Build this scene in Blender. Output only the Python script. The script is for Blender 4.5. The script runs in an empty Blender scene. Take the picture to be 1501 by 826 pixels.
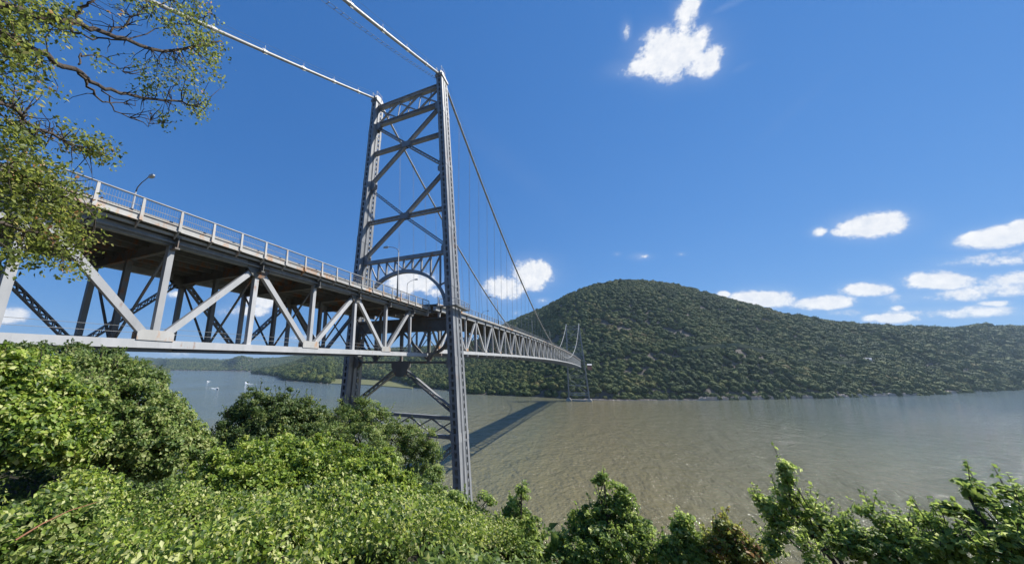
import bpy, bmesh, math, random
import numpy as np
from mathutils import Vector, Matrix
random.seed(7); RNG = np.random.default_rng(11)
SC = bpy.context.scene
COL = SC.collection
# ------------------------------------------------------------------ camera
CAM = np.array([35.5373, -60.3734, 43.0568]); FPX = 509.9097; PPX = 628.9483; PPY = 414.1225
_a, _b, _r = .4558, .2403, .0088
CF = np.array([-math.sin(_a)*math.cos(_b), math.cos(_a)*math.cos(_b), math.sin(_b)])
_R = np.array([math.cos(_a), math.sin(_a), 0.0]); _U = np.cross(_R, CF)
CR = _R*math.cos(_r)+_U*math.sin(_r); CU = -_R*math.sin(_r)+_U*math.cos(_r)
cd = bpy.data.cameras.new('camera'); cam = bpy.data.objects.new('camera', cd); COL.objects.link(cam)
M = Matrix(((CR[0], CU[0], -CF[0], CAM[0]), (CR[1], CU[1], -CF[1], CAM[1]), (CR[2], CU[2], -CF[2], CAM[2]), (0, 0, 0, 1)))
cam.matrix_world = M
cd.sensor_fit = 'HORIZONTAL'; cd.sensor_width = 36; cd.lens = 36*FPX/1501
cd.shift_x = (750.5-PPX)/1501; cd.shift_y = (PPY-413)/1501
cd.clip_start = .1; cd.clip_end = 60000
SC.camera = cam

def ray(x, y):
    d = CF+CR*(x-PPX)/FPX-CU*(y-PPY)/FPX
    return d
def at(x, y, D):                       # surveyed point: bearing of a picture point, D metres away over the ground
    d = ray(x, y); return CAM+d*D/math.hypot(d[0], d[1])
def onwater(x, y, z=0):
    d = ray(x, y); return CAM+d*(z-CAM[2])/d[2]
# ------------------------------------------------------------------ light
SUN = Vector((.74, .62, 1.0)).normalized()
EL = math.asin(SUN.z); AZ = math.atan2(SUN.x, SUN.y)
world = bpy.data.worlds.new('World'); SC.world = world; world.use_nodes = True
NT = world.node_tree; NT.nodes.clear()
def N(nt, t, **kw):
    n = nt.nodes.new(t)
    for k, v in kw.items():
        if k.startswith('i_'):
            n.inputs[k[2:].replace('_', ' ')].default_value = v
        else: setattr(n, k, v)
    return n
def math_(nt, op, a, b=None, c=None, clamp=False):
    n = nt.nodes.new('ShaderNodeMath'); n.operation = op; n.use_clamp = clamp
    for i, v in enumerate((a, b, c)):
        if v is None: continue
        if isinstance(v, (int, float)): n.inputs[i].default_value = v
        else: nt.links.new(v, n.inputs[i])
    return n.outputs[0]
sky = N(NT, 'ShaderNodeTexSky'); sky.sky_type = 'NISHITA'; sky.sun_disc = False
sky.sun_elevation = EL; sky.sun_rotation = AZ; sky.air_density = 1.0; sky.dust_density = 0.0; sky.ozone_density = 1.5; sky.altitude = 50
tc = N(NT, 'ShaderNodeTexCoord')
nrm = N(NT, 'ShaderNodeVectorMath', operation='NORMALIZE'); NT.links.new(tc.outputs['Generated'], nrm.inputs[0])
nz = N(NT, 'ShaderNodeTexNoise'); nz.inputs['Scale'].default_value = 17; nz.inputs['Detail'].default_value = 7; nz.inputs['Roughness'].default_value = .62
NT.links.new(nrm.outputs[0], nz.inputs['Vector'])
nz2 = N(NT, 'ShaderNodeTexNoise'); nz2.inputs['Scale'].default_value = 60; nz2.inputs['Detail'].default_value = 5; nz2.inputs['Roughness'].default_value = .65
NT.links.new(nrm.outputs[0], nz2.inputs['Vector'])
# clouds: (x, y, half width, half height, tilt, strength) as bearings in the sky
CLOUDS = [(987, 78, 50, 33, 0, 1.3), (945, 96, 42, 16, 10, .8), (1030, 88, 30, 26, -30, .9), (1004, 32, 18, 34, 25, .75), (1012, 4, 14, 18, 20, .8), (918, 47, 8, 15, 25, .5),
 (1068, 8, 22, 5, 30, .3), (1085, 100, 18, 6, 30, .12), (778, 402, 32, 21, 5, 1.2), (742, 421, 32, 20, 12, 1.1), (796, 441, 12, 6, 0, .5), (757, 458, 8, 4, 0, .4), (800, 392, 8, 12, 0, .4),
 (600, 416, 46, 17, -5, 1.1), (638, 428, 26, 9, 0, .8), (385, 438, 36, 14, 0, .95), (362, 456, 36, 10, 0, .9), (12, 462, 34, 13, 0, .75), (255, 431, 20, 7, 0, .5), (450, 495, 40, 7, 0, .5),
 (1270, 330, 48, 17, 6, 1.35), (1242, 339, 34, 10, 0, .9), (1296, 322, 18, 13, 0, .9), (1204, 339, 16, 8, 10, .8), (1462, 348, 54, 14, 14, 1.35), (1500, 333, 30, 12, 20, .9),
 (1376, 412, 54, 14, 4, 1.3), (1405, 405, 26, 6, 0, .8), (1118, 438, 42, 13, 0, 1.3), (1145, 437, 26, 5, 0, .7), (1060, 431, 10, 5, 0, .9), (1205, 443, 48, 10, 6, 1.05), (1270, 424, 36, 10, 4, 1.2),
 (1306, 466, 42, 8, 0, 1.1), (1460, 444, 26, 5, 2, .8), (1318, 452, 18, 6, 0, .5), (939, 376, 14, 5, 0, .55), (998, 372, 7, 3, 0, .4), (905, 372, 6, 3, 0, .3),
 (1430, 428, 170, 14, 9, .62), (1480, 378, 110, 13, 11, .6), (1380, 458, 150, 11, 4, .55), (1490, 408, 90, 13, 12, .62), (1250, 458, 60, 8, 0, .3), (300, 516, 160, 10, 0, .4), (150, 500, 200, 12, 0, .34),
 (740, 235, 110, 16, -38, .05), (1165, 160, 60, 8, 60, .05)]
acc = None
for (x, y, rx, ry, tilt, s) in CLOUDS:
    c = ray(x, y); L = np.linalg.norm(c); c = c/L
    ex = ray(x+1, y); ex = ex/np.linalg.norm(ex)-c; ey = ray(x, y-1); ey = ey/np.linalg.norm(ey)-c
    sx = np.linalg.norm(ex); sy = np.linalg.norm(ey); ex = ex/sx; ey = ey-ex*np.dot(ex, ey); ey = ey/np.linalg.norm(ey)
    t = math.radians(tilt); u = ex*math.cos(t)+ey*math.sin(t); v = -ex*math.sin(t)+ey*math.cos(t)
    u = u/(rx*sx); v = v/(ry*sy)
    d1 = N(NT, 'ShaderNodeVectorMath', operation='DOT_PRODUCT'); d1.inputs[1].default_value = tuple(u); NT.links.new(nrm.outputs[0], d1.inputs[0])
    d2 = N(NT, 'ShaderNodeVectorMath', operation='DOT_PRODUCT'); d2.inputs[1].default_value = tuple(v); NT.links.new(nrm.outputs[0], d2.inputs[0])
    p = math_(NT, 'SUBTRACT', d1.outputs['Value'], float(np.dot(u, c))); q = math_(NT, 'SUBTRACT', d2.outputs['Value'], float(np.dot(v, c)))
    rr = math_(NT, 'ADD', math_(NT, 'MULTIPLY', p, p), math_(NT, 'MULTIPLY', q, q))
    d3 = N(NT, 'ShaderNodeVectorMath', operation='DOT_PRODUCT'); d3.inputs[1].default_value = tuple(c); NT.links.new(nrm.outputs[0], d3.inputs[0])
    g = math_(NT, 'MULTIPLY', math_(NT, 'POWER', 2.71828, math_(NT, 'MULTIPLY', rr, -1.0)), s)
    g = math_(NT, 'MULTIPLY', g, math_(NT, 'GREATER_THAN', d3.outputs['Value'], 0.0))
    acc = g if acc is None else math_(NT, 'MAXIMUM', acc, g)
n1 = math_(NT, 'SUBTRACT', nz.outputs['Fac'], .5); n2 = math_(NT, 'SUBTRACT', nz2.outputs['Fac'], .5)
nn = math_(NT, 'ADD', math_(NT, 'MULTIPLY', n1, 1.5), math_(NT, 'MULTIPLY', n2, .75))
val = math_(NT, 'ADD', acc, math_(NT, 'MULTIPLY', nn, math_(NT, 'MINIMUM', math_(NT, 'MULTIPLY', acc, 3.0), 1.25)))
mr = N(NT, 'ShaderNodeMapRange', interpolation_type='SMOOTHSTEP'); mr.inputs[1].default_value = .20; mr.inputs[2].default_value = .78
NT.links.new(val, mr.inputs[0])
thin = math_(NT, 'MULTIPLY', acc, .62)
mask = math_(NT, 'MAXIMUM', mr.outputs[0], math_(NT, 'MULTIPLY', thin, math_(NT, 'MULTIPLY', nz.outputs['Fac'], 1.2)), clamp=True)
# one tone curve for the whole sky: the camera that took the photograph renders clear sky deeper and more even
sep = N(NT, 'ShaderNodeSeparateColor'); NT.links.new(sky.outputs[0], sep.inputs[0]); hs = N(NT, 'ShaderNodeCombineColor')
for i, (pw, k) in enumerate(((.8, .30), (.55, .48), (.42, .84))):
    NT.links.new(math_(NT, 'MULTIPLY', math_(NT, 'POWER', math_(NT, 'MULTIPLY', sep.outputs[i], .1), pw), k*10/1.42), hs.inputs[i])
ccol = N(NT, 'ShaderNodeMix', data_type='RGBA'); ccol.inputs[6].default_value = (4.5, 5.0, 5.9, 1); ccol.inputs[7].default_value = (7.1, 7.1, 7.2, 1)
NT.links.new(math_(NT, 'MULTIPLY', mr.outputs[0], math_(NT, 'ADD', math_(NT, 'MULTIPLY', nz2.outputs['Fac'], 1.5), -.05, clamp=True)), ccol.inputs[0])
mx = N(NT, 'ShaderNodeMix', data_type='RGBA'); NT.links.new(mask, mx.inputs[0]); NT.links.new(hs.outputs[0], mx.inputs[6]); NT.links.new(ccol.outputs[2], mx.inputs[7])
bg = N(NT, 'ShaderNodeBackground'); bg.inputs[1].default_value = .10
NT.links.new(mx.outputs[2], bg.inputs[0])
wo = N(NT, 'ShaderNodeOutputWorld'); NT.links.new(bg.outputs[0], wo.inputs[0])
sl = bpy.data.lights.new('sun', 'SUN'); sl.energy = 5.0; sl.angle = math.radians(.5); sl.color = (1, .955, .88)
so = bpy.data.objects.new('sun', sl); COL.objects.link(so); so.rotation_euler = SUN.to_track_quat('Z', 'Y').to_euler()
SC.view_settings.view_transform = 'Standard'; SC.view_settings.look = 'None'; SC.view_settings.exposure = 0.5; SC.view_settings.gamma = 1
SC.cycles.max_bounces = 6; SC.cycles.transparent_max_bounces = 8; SC.cycles.volume_bounces = 0
# ------------------------------------------------------------------ materials
def mat(name):
    m = bpy.data.materials.new(name); m.use_nodes = True; nt = m.node_tree; nt.nodes.clear()
    o = nt.nodes.new('ShaderNodeOutputMaterial'); p = nt.nodes.new('ShaderNodeBsdfPrincipled'); nt.links.new(p.outputs[0], o.inputs[0])
    return m, nt, p, o
def ramp(nt, fac, stops):
    r = nt.nodes.new('ShaderNodeValToRGB'); nt.links.new(fac, r.inputs[0])
    while len(r.color_ramp.elements) < len(stops): r.color_ramp.elements.new(.5)
    for e, (p, c) in zip(r.color_ramp.elements, stops): e.position = p; e.color = (*c, 1)
    return r.outputs[0]
def noise(nt, vec, scale, detail=4, rough=.55):
    n = nt.nodes.new('ShaderNodeTexNoise'); n.inputs['Scale'].default_value = scale; n.inputs['Detail'].default_value = detail; n.inputs['Roughness'].default_value = rough
    if vec is not None: nt.links.new(vec, n.inputs['Vector'])
    return n.outputs['Fac']
def geo_pos(nt): return nt.nodes.new('ShaderNodeNewGeometry').outputs['Position']
def scaled(nt, vec, s):
    v = nt.nodes.new('ShaderNodeVectorMath'); v.operation = 'MULTIPLY'; v.inputs[1].default_value = s; nt.links.new(vec, v.inputs[0]); return v.outputs[0]
def mixc(nt, fac, a, b):
    m = nt.nodes.new('ShaderNodeMix'); m.data_type = 'RGBA'
    if isinstance(fac, float): m.inputs[0].default_value = fac
    else: nt.links.new(fac, m.inputs[0])
    for i, v in ((6, a), (7, b)):
        if isinstance(v, tuple): m.inputs[i].default_value = (*v, 1)
        else: nt.links.new(v, m.inputs[i])
    return m.outputs[2]
def maprange(nt, v, a, b, c=0., d=1.):
    m = nt.nodes.new('ShaderNodeMapRange'); nt.links.new(v, m.inputs[0])
    for i, q in enumerate((a, b, c, d)): m.inputs[i+1].default_value = q
    return m.outputs[0]
def bump(nt, p, h, s, d=.1):
    b = nt.nodes.new('ShaderNodeBump'); b.inputs['Strength'].default_value = s; b.inputs['Distance'].default_value = d
    nt.links.new(h, b.inputs['Height']); nt.links.new(b.outputs[0], p.inputs['Normal'])
def steel(name, base, dark, rust_lo, rust_hi, rough=.5, rustc=(.30, .115, .03)):
    m, nt, p, o = mat(name); pos = geo_pos(nt)
    n1 = noise(nt, scaled(nt, pos, (1, 1, .45)), .9, 5, .6); n2 = noise(nt, scaled(nt, pos, (1, 1, .18)), 3.1, 4, .6); n3 = noise(nt, pos, .33, 5, .68)
    oi = nt.nodes.new('ShaderNodeObjectInfo')
    c = mixc(nt, maprange(nt, n1, .3, .7), dark, base)
    c = mixc(nt, maprange(nt, n2, .58, .75, 0, .35), c, tuple(q*.55 for q in base))
    rv = maprange(nt, math_(nt, 'ADD', n3, math_(nt, 'MULTIPLY', n2, .35)), rust_lo, rust_hi, 0, .85)
    c = mixc(nt, rv, c, rustc)
    hv = nt.nodes.new('ShaderNodeHueSaturation'); nt.links.new(c, hv.inputs['Color']); nt.links.new(maprange(nt, oi.outputs['Random'], 0, 1, .84, 1.1), hv.inputs['Value'])
    nt.links.new(hv.outputs[0], p.inputs['Base Color']); p.inputs['Roughness'].default_value = rough; p.inputs['Metallic'].default_value = 0
    bump(nt, p, n2, .25, .03); return m
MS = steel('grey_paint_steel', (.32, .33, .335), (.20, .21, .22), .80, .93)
MSL = steel('grey_paint_steel_sunlit', (.50, .50, .50), (.40, .41, .41), .80, .92)  # grey paint made paler: sunlight painted into sun-side truss and edge stringers
MSR = steel('grey_paint_steel_rusted', (.50, .49, .46), (.42, .41, .38), .69, .82, rustc=(.50, .23, .06))
MSD = steel('weathered_shaded_steel', (.20, .20, .19), (.13, .13, .12), .72, .86, .7)  # weathered steel, darkened to paint in shade under the deck and inside legs
MSB = steel('blue_grey_steel', (.33, .375, .41), (.26, .30, .34), .9, 1.0)
MCAB = steel('cable_wrap', (.44, .44, .42), (.30, .30, .28), .82, .95, .45)
def simple(name, c, rough=.7, metal=0., sc=3., var=.3, bs=.3):
    m, nt, p, o = mat(name); n = noise(nt, geo_pos(nt), sc, 5, .6)
    nt.links.new(mixc(nt, n, tuple(q*(1-var) for q in c), tuple(min(1, q*(1+var)) for q in c)), p.inputs['Base Color'])
    p.inputs['Roughness'].default_value = rough; p.inputs['Metallic'].default_value = metal; bump(nt, p, n, bs, .05); return m
MCON = simple('concrete', (.36, .34, .30), .85, sc=.8)
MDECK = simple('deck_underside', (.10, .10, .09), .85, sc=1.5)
MASPH = simple('asphalt', (.055, .055, .055), .9, sc=6)
MLAMP = simple('lamp_glass', (.5, .5, .48), .3)
MBARK = simple('bark', (.075, .058, .045), .9, sc=14, var=.5, bs=.8)
MBARKR = simple('dead_vine_bark', (.26, .12, .06), .9, sc=14, var=.4, bs=.8)
MWHITE = simple('white_gelcoat', (.8, .8, .8), .3, var=.05)
MNAVY = simple('dark_hull', (.03, .035, .05), .3, var=.1)
MFOAM = simple('foam', (.75, .78, .78), .9, sc=.5, var=.2)
MROCK = simple('shore_rock', (.46, .38, .31), .9, sc=.15, var=.45)
MBRICK = simple('red_brown_wall', (.36, .15, .10), .8, sc=.6)
MROOF = simple('pale_roof', (.6, .58, .55), .7)
MSOIL = simple('hillside_soil', (.045, .036, .022), .95, sc=1.2, var=.5)
def leafmat(name, stops, trans=.42, rough=.5):
    m, nt, p, o = mat(name)
    at_ = nt.nodes.new('ShaderNodeAttribute'); at_.attribute_name = 'tint'
    c = ramp(nt, at_.outputs['Fac'], stops)
    nt.links.new(c, p.inputs['Base Color']); p.inputs['Roughness'].default_value = rough; p.inputs['Specular IOR Level'].default_value = .45
    t = nt.nodes.new('ShaderNodeBsdfTranslucent'); hv = nt.nodes.new('ShaderNodeHueSaturation'); hv.inputs['Value'].default_value = 1.5; hv.inputs['Hue'].default_value = .485
    nt.links.new(c, hv.inputs['Color']); nt.links.new(hv.outputs[0], t.inputs['Color'])
    mx_ = nt.nodes.new('ShaderNodeMixShader'); mx_.inputs[0].default_value = trans
    nt.links.new(p.outputs[0], mx_.inputs[1]); nt.links.new(t.outputs[0], mx_.inputs[2]); nt.links.new(mx_.outputs[0], o.inputs[0]); return m
ML = {
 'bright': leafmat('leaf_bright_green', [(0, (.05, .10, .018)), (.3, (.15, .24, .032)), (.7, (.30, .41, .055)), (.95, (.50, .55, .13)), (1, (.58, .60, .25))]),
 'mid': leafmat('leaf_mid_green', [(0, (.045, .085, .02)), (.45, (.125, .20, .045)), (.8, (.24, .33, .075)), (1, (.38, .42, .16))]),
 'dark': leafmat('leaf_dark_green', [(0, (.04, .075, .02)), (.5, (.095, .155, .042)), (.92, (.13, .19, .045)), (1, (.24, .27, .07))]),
 'olive': leafmat('leaf_olive_turning', [(0, (.06, .08, .02)), (.45, (.19, .24, .05)), (.8, (.34, .37, .09)), (.96, (.38, .34, .11)), (1, (.36, .19, .08))]),
}
ML['young'] = leafmat('leaf_young_green', [(0, (.06, .11, .03)), (.4, (.16, .25, .055)), (.8, (.32, .43, .10)), (1, (.50, .56, .25))], .55)
ML['canopy'] = leafmat('leaf_canopy_yellow_green', [(0, (.07, .09, .025)), (.4, (.15, .20, .04)), (.75, (.28, .33, .07)), (.95, (.42, .38, .13)), (1, (.42, .24, .10))], .55)  # yellow-green palette, brownish at the high end
# far woods, tint by instance
def woodmat(name, cols, rough=.8):
    m, nt, p, o = mat(name); oi = nt.nodes.new('ShaderNodeObjectInfo')
    pos = geo_pos(nt); big = noise(nt, pos, .012, 4, .6); sm = noise(nt, pos, .55, 3, .6)
    f = math_(nt, 'ADD', math_(nt, 'MULTIPLY', oi.outputs['Random'], .5), math_(nt, 'MULTIPLY', maprange(nt, big, .32, .68), .5))
    c = ramp(nt, f, cols); c = mixc(nt, maprange(nt, sm, .35, .65, 0, .25), c, tuple(q*.5 for q in cols[0][1]))
    nt.links.new(c, p.inputs['Base Color']); p.inputs['Roughness'].default_value = rough; p.inputs['Specular IOR Level'].default_value = .15
    return m
MWOOD = woodmat('far_woods', [(0, (.034, .055, .022)), (.38, (.064, .09, .026)), (.62, (.10, .128, .034)), (.82, (.15, .148, .044)), (1, (.20, .145, .065))])
# ------------------------------------------------------------------ object helpers
WM = {}
def setp(o, **k):
    for a, b in k.items():
        if b is not None: o[a] = b
    return o
def link(o, parent=None, mw=None):
    COL.objects.link(o); mw = mw or Matrix.Identity(4); WM[o] = mw
    if parent is not None:
        o.parent = parent; o.matrix_basis = WM[parent].inverted() @ mw
    else: o.matrix_basis = mw
    return o
def thing(name, label, cat, loc, group=None):
    o = bpy.data.objects.new(name, None); o.empty_display_size = .5
    link(o, None, Matrix.Translation(Vector(loc))); return setp(o, label=label, category=cat, group=group)
class MB:
    def __init__(s): s.v = []; s.f = []; s.n = 0
    def add(s, vs, fs):
        n = s.n; s.v.extend([tuple(map(float, p)) for p in vs]); s.f.extend([tuple(i+n for i in f) for f in fs]); s.n += len(vs)
    def hexa(s, c):                     # 8 corners: bottom ring then top ring
        s.add(c, [(3, 2, 1, 0), (4, 5, 6, 7), (0, 1, 5, 4), (1, 2, 6, 5), (2, 3, 7, 6), (3, 0, 4, 7)])
    def box(s, x0, x1, y0, y1, z0, z1):
        s.hexa([(x0, y0, z0), (x1, y0, z0), (x1, y1, z0), (x0, y1, z0), (x0, y0, z1), (x1, y0, z1), (x1, y1, z1), (x0, y1, z1)])
    def bar(s, p0, p1, w, h, up=(0, 0, 1)):
        p0 = np.array(p0, float); p1 = np.array(p1, float); d = p1-p0; d = d/np.linalg.norm(d)
        up = np.array(up, float); r = np.cross(d, up)
        if np.linalg.norm(r) < 1e-4: r = np.cross(d, (1, 0, 0))
        r = r/np.linalg.norm(r); u = np.cross(r, d); r = r*w/2; u = u*h/2
        s.hexa([p0-r-u, p0+r-u, p0+r+u, p0-r+u, p1-r-u, p1+r-u, p1+r+u, p1-r+u])
    def tube(s, pts, rad, k=8, caps=True):
        pts = np.array(pts, float); n = len(pts); rad = np.broadcast_to(rad, (n,)); base = s.n
        t = np.gradient(pts, axis=0); t /= np.linalg.norm(t, axis=1)[:, None]
        ref = np.array((0, 0, 1.)) if abs(t[0][2]) < .9 else np.array((1., 0, 0)); vs = []
        for i in range(n):
            a = np.cross(t[i], ref); a /= np.linalg.norm(a); b = np.cross(t[i], a)
            for j in range(k):
                q = 2*math.pi*j/k; vs.append(pts[i]+rad[i]*(a*math.cos(q)+b*math.sin(q)))
        fs = [(i*k+j, i*k+(j+1) % k, (i+1)*k+(j+1) % k, (i+1)*k+j) for i in range(n-1) for j in range(k)]
        if caps: fs += [tuple(range(k-1, -1, -1)), tuple((n-1)*k+j for j in range(k))]
        s.add(vs, fs)
    def mesh(s, name, m):
        me = bpy.data.meshes.new(name); me.from_pydata(s.v, [], s.f); me.update()
        bm = bmesh.new(); bm.from_mesh(me); bmesh.ops.recalc_face_normals(bm, faces=bm.faces); bm.to_mesh(me); bm.free()
        me.materials.append(m); return me
    def obj(s, name, m, parent=None, smooth=False, origin=None, **k):
        mw = WM[parent].copy() if parent is not None else Matrix.Identity(4)
        if origin is not None: mw = Matrix.Translation(Vector(origin))
        inv = mw.inverted(); s.v = [tuple(inv @ Vector(p)) for p in s.v]
        me = s.mesh(name, m)
        if smooth: me.shade_smooth()
        return setp(link(bpy.data.objects.new(name, me), parent, mw), **k)
CACHE = {}
def member(name, p0, p1, w, h, m, parent, style='box', up=(0, 0, 1), **k):
    """one steel member as its own object; alike members share mesh data. w across, h along 'up'"""
    p0 = Vector(p0); p1 = Vector(p1); d = p1-p0; L = d.length; d.normalize()
    r = d.cross(Vector(up))
    if r.length < 1e-4: r = d.cross(Vector((1, 0, 0)))
    r.normalize(); u = r.cross(d)
    key = (round(L, 2), w, h, m.name, style)
    if key not in CACHE:
        b = MB()
        if style == 'box': b.box(-w/2, w/2, -h/2, h/2, 0, L)
        elif style == 'I':
            t = h*.12; b.box(-w/2, w/2, -h/2, -h/2+t, 0, L); b.box(-w/2, w/2, h/2-t, h/2, 0, L); b.box(-w*.1, w*.1, -h/2+t, h/2-t, 0, L)
        elif style == 'laced':          # two channels joined by lacing bars on both faces
            c = h*.2
            b.box(-w/2, w/2, -h/2, -h/2+c*.45, 0, L); b.box(-w/2, w/2, h/2-c*.45, h/2, 0, L)
            for sx in (-1, 1):
                b.box(sx*w/2-.03, sx*w/2+.03, -h/2-.01, -h/2+c, .002, L-.002); b.box(sx*w/2-.03, sx*w/2+.03, h/2-c, h/2+.01, .002, L-.002)
            n = max(2, int(round(L/(h*.75)))); s = L/n
            for i in range(n):
                y0, y1 = (-h/2+c, h/2-c) if i % 2 == 0 else (h/2-c, -h/2+c)
                for sx in (-1, 1): b.bar((sx*w/2*.94, y0, i*s), (sx*w/2*.94, y1, (i+1)*s), .09, .03, (1, 0, 0))
        CACHE[key] = b.mesh(name, m)
    mw = Matrix(((r.x, u.x, d.x, p0.x), (r.y, u.y, d.y, p0.y), (r.z, u.z, d.z, p0.z), (0, 0, 0, 1)))
    return setp(link(bpy.data.objects.new(name, CACHE[key]), parent, mw), **k)
def inst(name, me, loc, parent=None, **k):
    return setp(link(bpy.data.objects.new(name, me), parent, Matrix.Translation(Vector(loc))), **k)
def copy_tree(src, loc):
    delta = Matrix.Translation(Vector(loc)-WM[src].translation)
    def rec(o, par):
        c = o.copy(); COL.objects.link(c); WM[c] = delta @ WM[o]
        c.parent = par
        for ch in list(KIDS.get(o, ())): rec(ch, c)
        return c
    r = rec(src, None); r.matrix_basis = WM[r]; return r
def collect():
    KIDS.clear()
    for o in COL.objects:
        if o.parent is not None: KIDS.setdefault(o.parent, []).append(o)
KIDS = {}
# ------------------------------------------------------------------ bridge dimensions
H = 108.0; S = 496.4; WT = 8.63; WB = 13.6
def lx(z): return WB+(WT-WB)*z/H        # half spacing of the tower legs at height z
P1 = 7.684; XS = 6.05                   # side span panel, truss half width
def zts(Y): return 53.0+.0132*Y
def zbs(Y): return 45.45+.0187*Y
P2 = 7.65; Y2 = 3.4; XM = 6.6
def camb(Y): return 4*3.2*Y*(S-Y)/S**2
def ztm(Y): return 54.5+camb(Y)
def zbm(Y): return 46.2+camb(Y)*.93
# ------------------------------------------------------------------ towers
def leg_section(z):
    return lx(z), .72-.06*z/H, 2.75-1.2*z/H
def leg_hexa(b, sg, z0, z1, a0, a1, b0, b1):
    c = []
    for z in (z0, z1):
        X, wx, wy = leg_section(z); aa = [a0, a1] if sg > 0 else [-a1, -a0]
        for (A, B) in ((aa[0], b0), (aa[1], b0), (aa[1], b1), (aa[0], b1)): c.append((sg*X+A*wx, B*wy, z))
    b.hexa(c)
def build_tower(loc, label):
    t = thing('bridge_tower', label, 'bridge tower', (0, 0, 0))
    z0, z1 = 3.0, 106.5
    for sg in (1, -1):
        b = MB()
        for (a0, a1, b0, b1) in ((-1, -.3, -1, -.965), (.3, 1, -1, -.965), (-1, -.3, .965, 1), (.3, 1, .965, 1)): leg_hexa(b, sg, z0, z1, a0, a1, b0, b1)
        for s2 in (1, -1):
            def sk(b0, b1, i0=.9, i1=.99):
                leg_hexa(b, sg, z0, z1, *( (i0, i1) if s2 > 0 else (-i1, -i0)), b0, b1)
            sk(-.964, -.42); sk(-.42, -.28, .62, .7); sk(-.28, .27); sk(.56, .964)
            sk(-.47, -.42, .99, 1.09); sk(-.28, -.23, .99, 1.09); sk(.22, .27, .99, 1.09); sk(.56, .61, .99, 1.09)
        lg = b.obj('leg', MS, t)
        b = MB(); leg_hexa(b, sg, z0, z1, -.34, .34, -.55, .1); b.obj('slot_shade_core', MSD, lg)  # added core, darkened so the open slots look shaded inside
        b = MB(); z = z0+.3
        while z < z1-.6:                # batten plates across the open slots
            leg_hexa(b, sg, z, z+.42, -.3, .3, -1.0, -.975); leg_hexa(b, sg, z, z+.42, -.3, .3, .975, 1.0)
            leg_hexa(b, sg, z, z+.42, .91, .98, .27, .56); leg_hexa(b, sg, z, z+.42, -.98, -.91, .27, .56)
            z += 1.25
        b.obj('batten_plates', MS, lg, kind='stuff')
        for zz in (16, 31, 43.6, 58, 70, 84, 97):   # splice bands
            b = MB(); 
            for (a0, a1, b0, b1) in ((-1.05, -.2, -1.03, -1.0), (.2, 1.05, -1.03, -1.0), (1.0, 1.06, -1, -.47), (1.0, 1.06, -.23, .25), (1.0, 1.06, .57, 1), (-1.06, -1.0, -1, -.47), (-1.06, -1.0, -.23, .25), (-1.06, -1.0, .57, 1)):
                leg_hexa(b, sg, zz, zz+1.5, a0, a1, b0, b1)
            b.obj('splice_plates', MS, lg, kind='stuff')
        b = MB(); leg_hexa(b, sg, 106.5, 107.1, -1.35, 1.35, -1.12, 1.12)   # saddle housing, curved over the top
        xs = sg*WT; pr = [(-2.0, 107.1), (-1.9, 107.6), (-1.1, 108.25), (0, 108.6), (1.1, 108.25), (1.9, 107.4), (2.2, 106.2), (1.7, 106.2), (1.6, 107.1)]
        n = len(pr); b.add([(xs-.55, y, z) for y, z in pr]+[(xs+.55, y, z) for y, z in pr], [tuple(range(n)), tuple(range(2*n-1, n-1, -1))]+[(i, (i+1) % n, n+(i+1) % n, n+i) for i in range(n)])
        b.obj('cable_saddle', MS, t)
        b = MB()
        for (xx, yy) in ((-.6, -1.5), (-.6, -.4), (-.6, .6), (.6, -1.5), (.6, .6)): b.bar((xs+xx, yy, 107.1), (xs+xx, yy, 109.2), .07, .07)
        b.bar((xs-.6, -1.5, 109.1), (xs-.6, .6, 109.1), .06, .06); b.bar((xs+.6, -1.5, 109.1), (xs+.6, .6, 109.1), .06, .06)
        b.obj('top_railing', MS, t, kind='stuff')
        b = MB(); X = lx(2)
        for (h0, h1, e) in ((-3, 1.4, 5.2), (1.4, 2.4, 4.2), (2.4, 3.0, 3.4)): b.box(sg*X-e*.6, sg*X+e*.6, -e, e, h0, h1)
        b.obj('pier', MCON, t)
    def cross(z, w=.8, h=.72, style='laced', m=MS, inset=.55, name='strut'):
        X = lx(z)-inset; return member(name, (-X, 0, z), (X, 0, z), w, h, m, t, style)
    def diag(xa, za, xb, zb, w=.8, h=.62, name='diagonal_brace', m=MS, style='laced'):
        return member(name, (xa, 0, za), (xb, 0, zb), w, h, m, t, style)
    cross(105.3, 1.0, .9); cross(100.4, 1.0, .8)
    xt = lx(103)-.6
    for i in range(3):                  # criss-cross between the two top struts
        xa = -xt+2*xt*i/3; xb = -xt+2*xt*(i+1)/3
        diag(xa, 100.7, xb, 104.9, .5, .22, 'lattice_bar', style='box'); diag(xa, 104.9, xb, 100.7, .44, .22, 'lattice_bar', style='box')
    for i in range(1, 6): diag(-xt+2*xt*i/6, 100.75, -xt+2*xt*i/6+.7, 104.9, .3, .12, 'lattice_bar', style='box')
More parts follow.
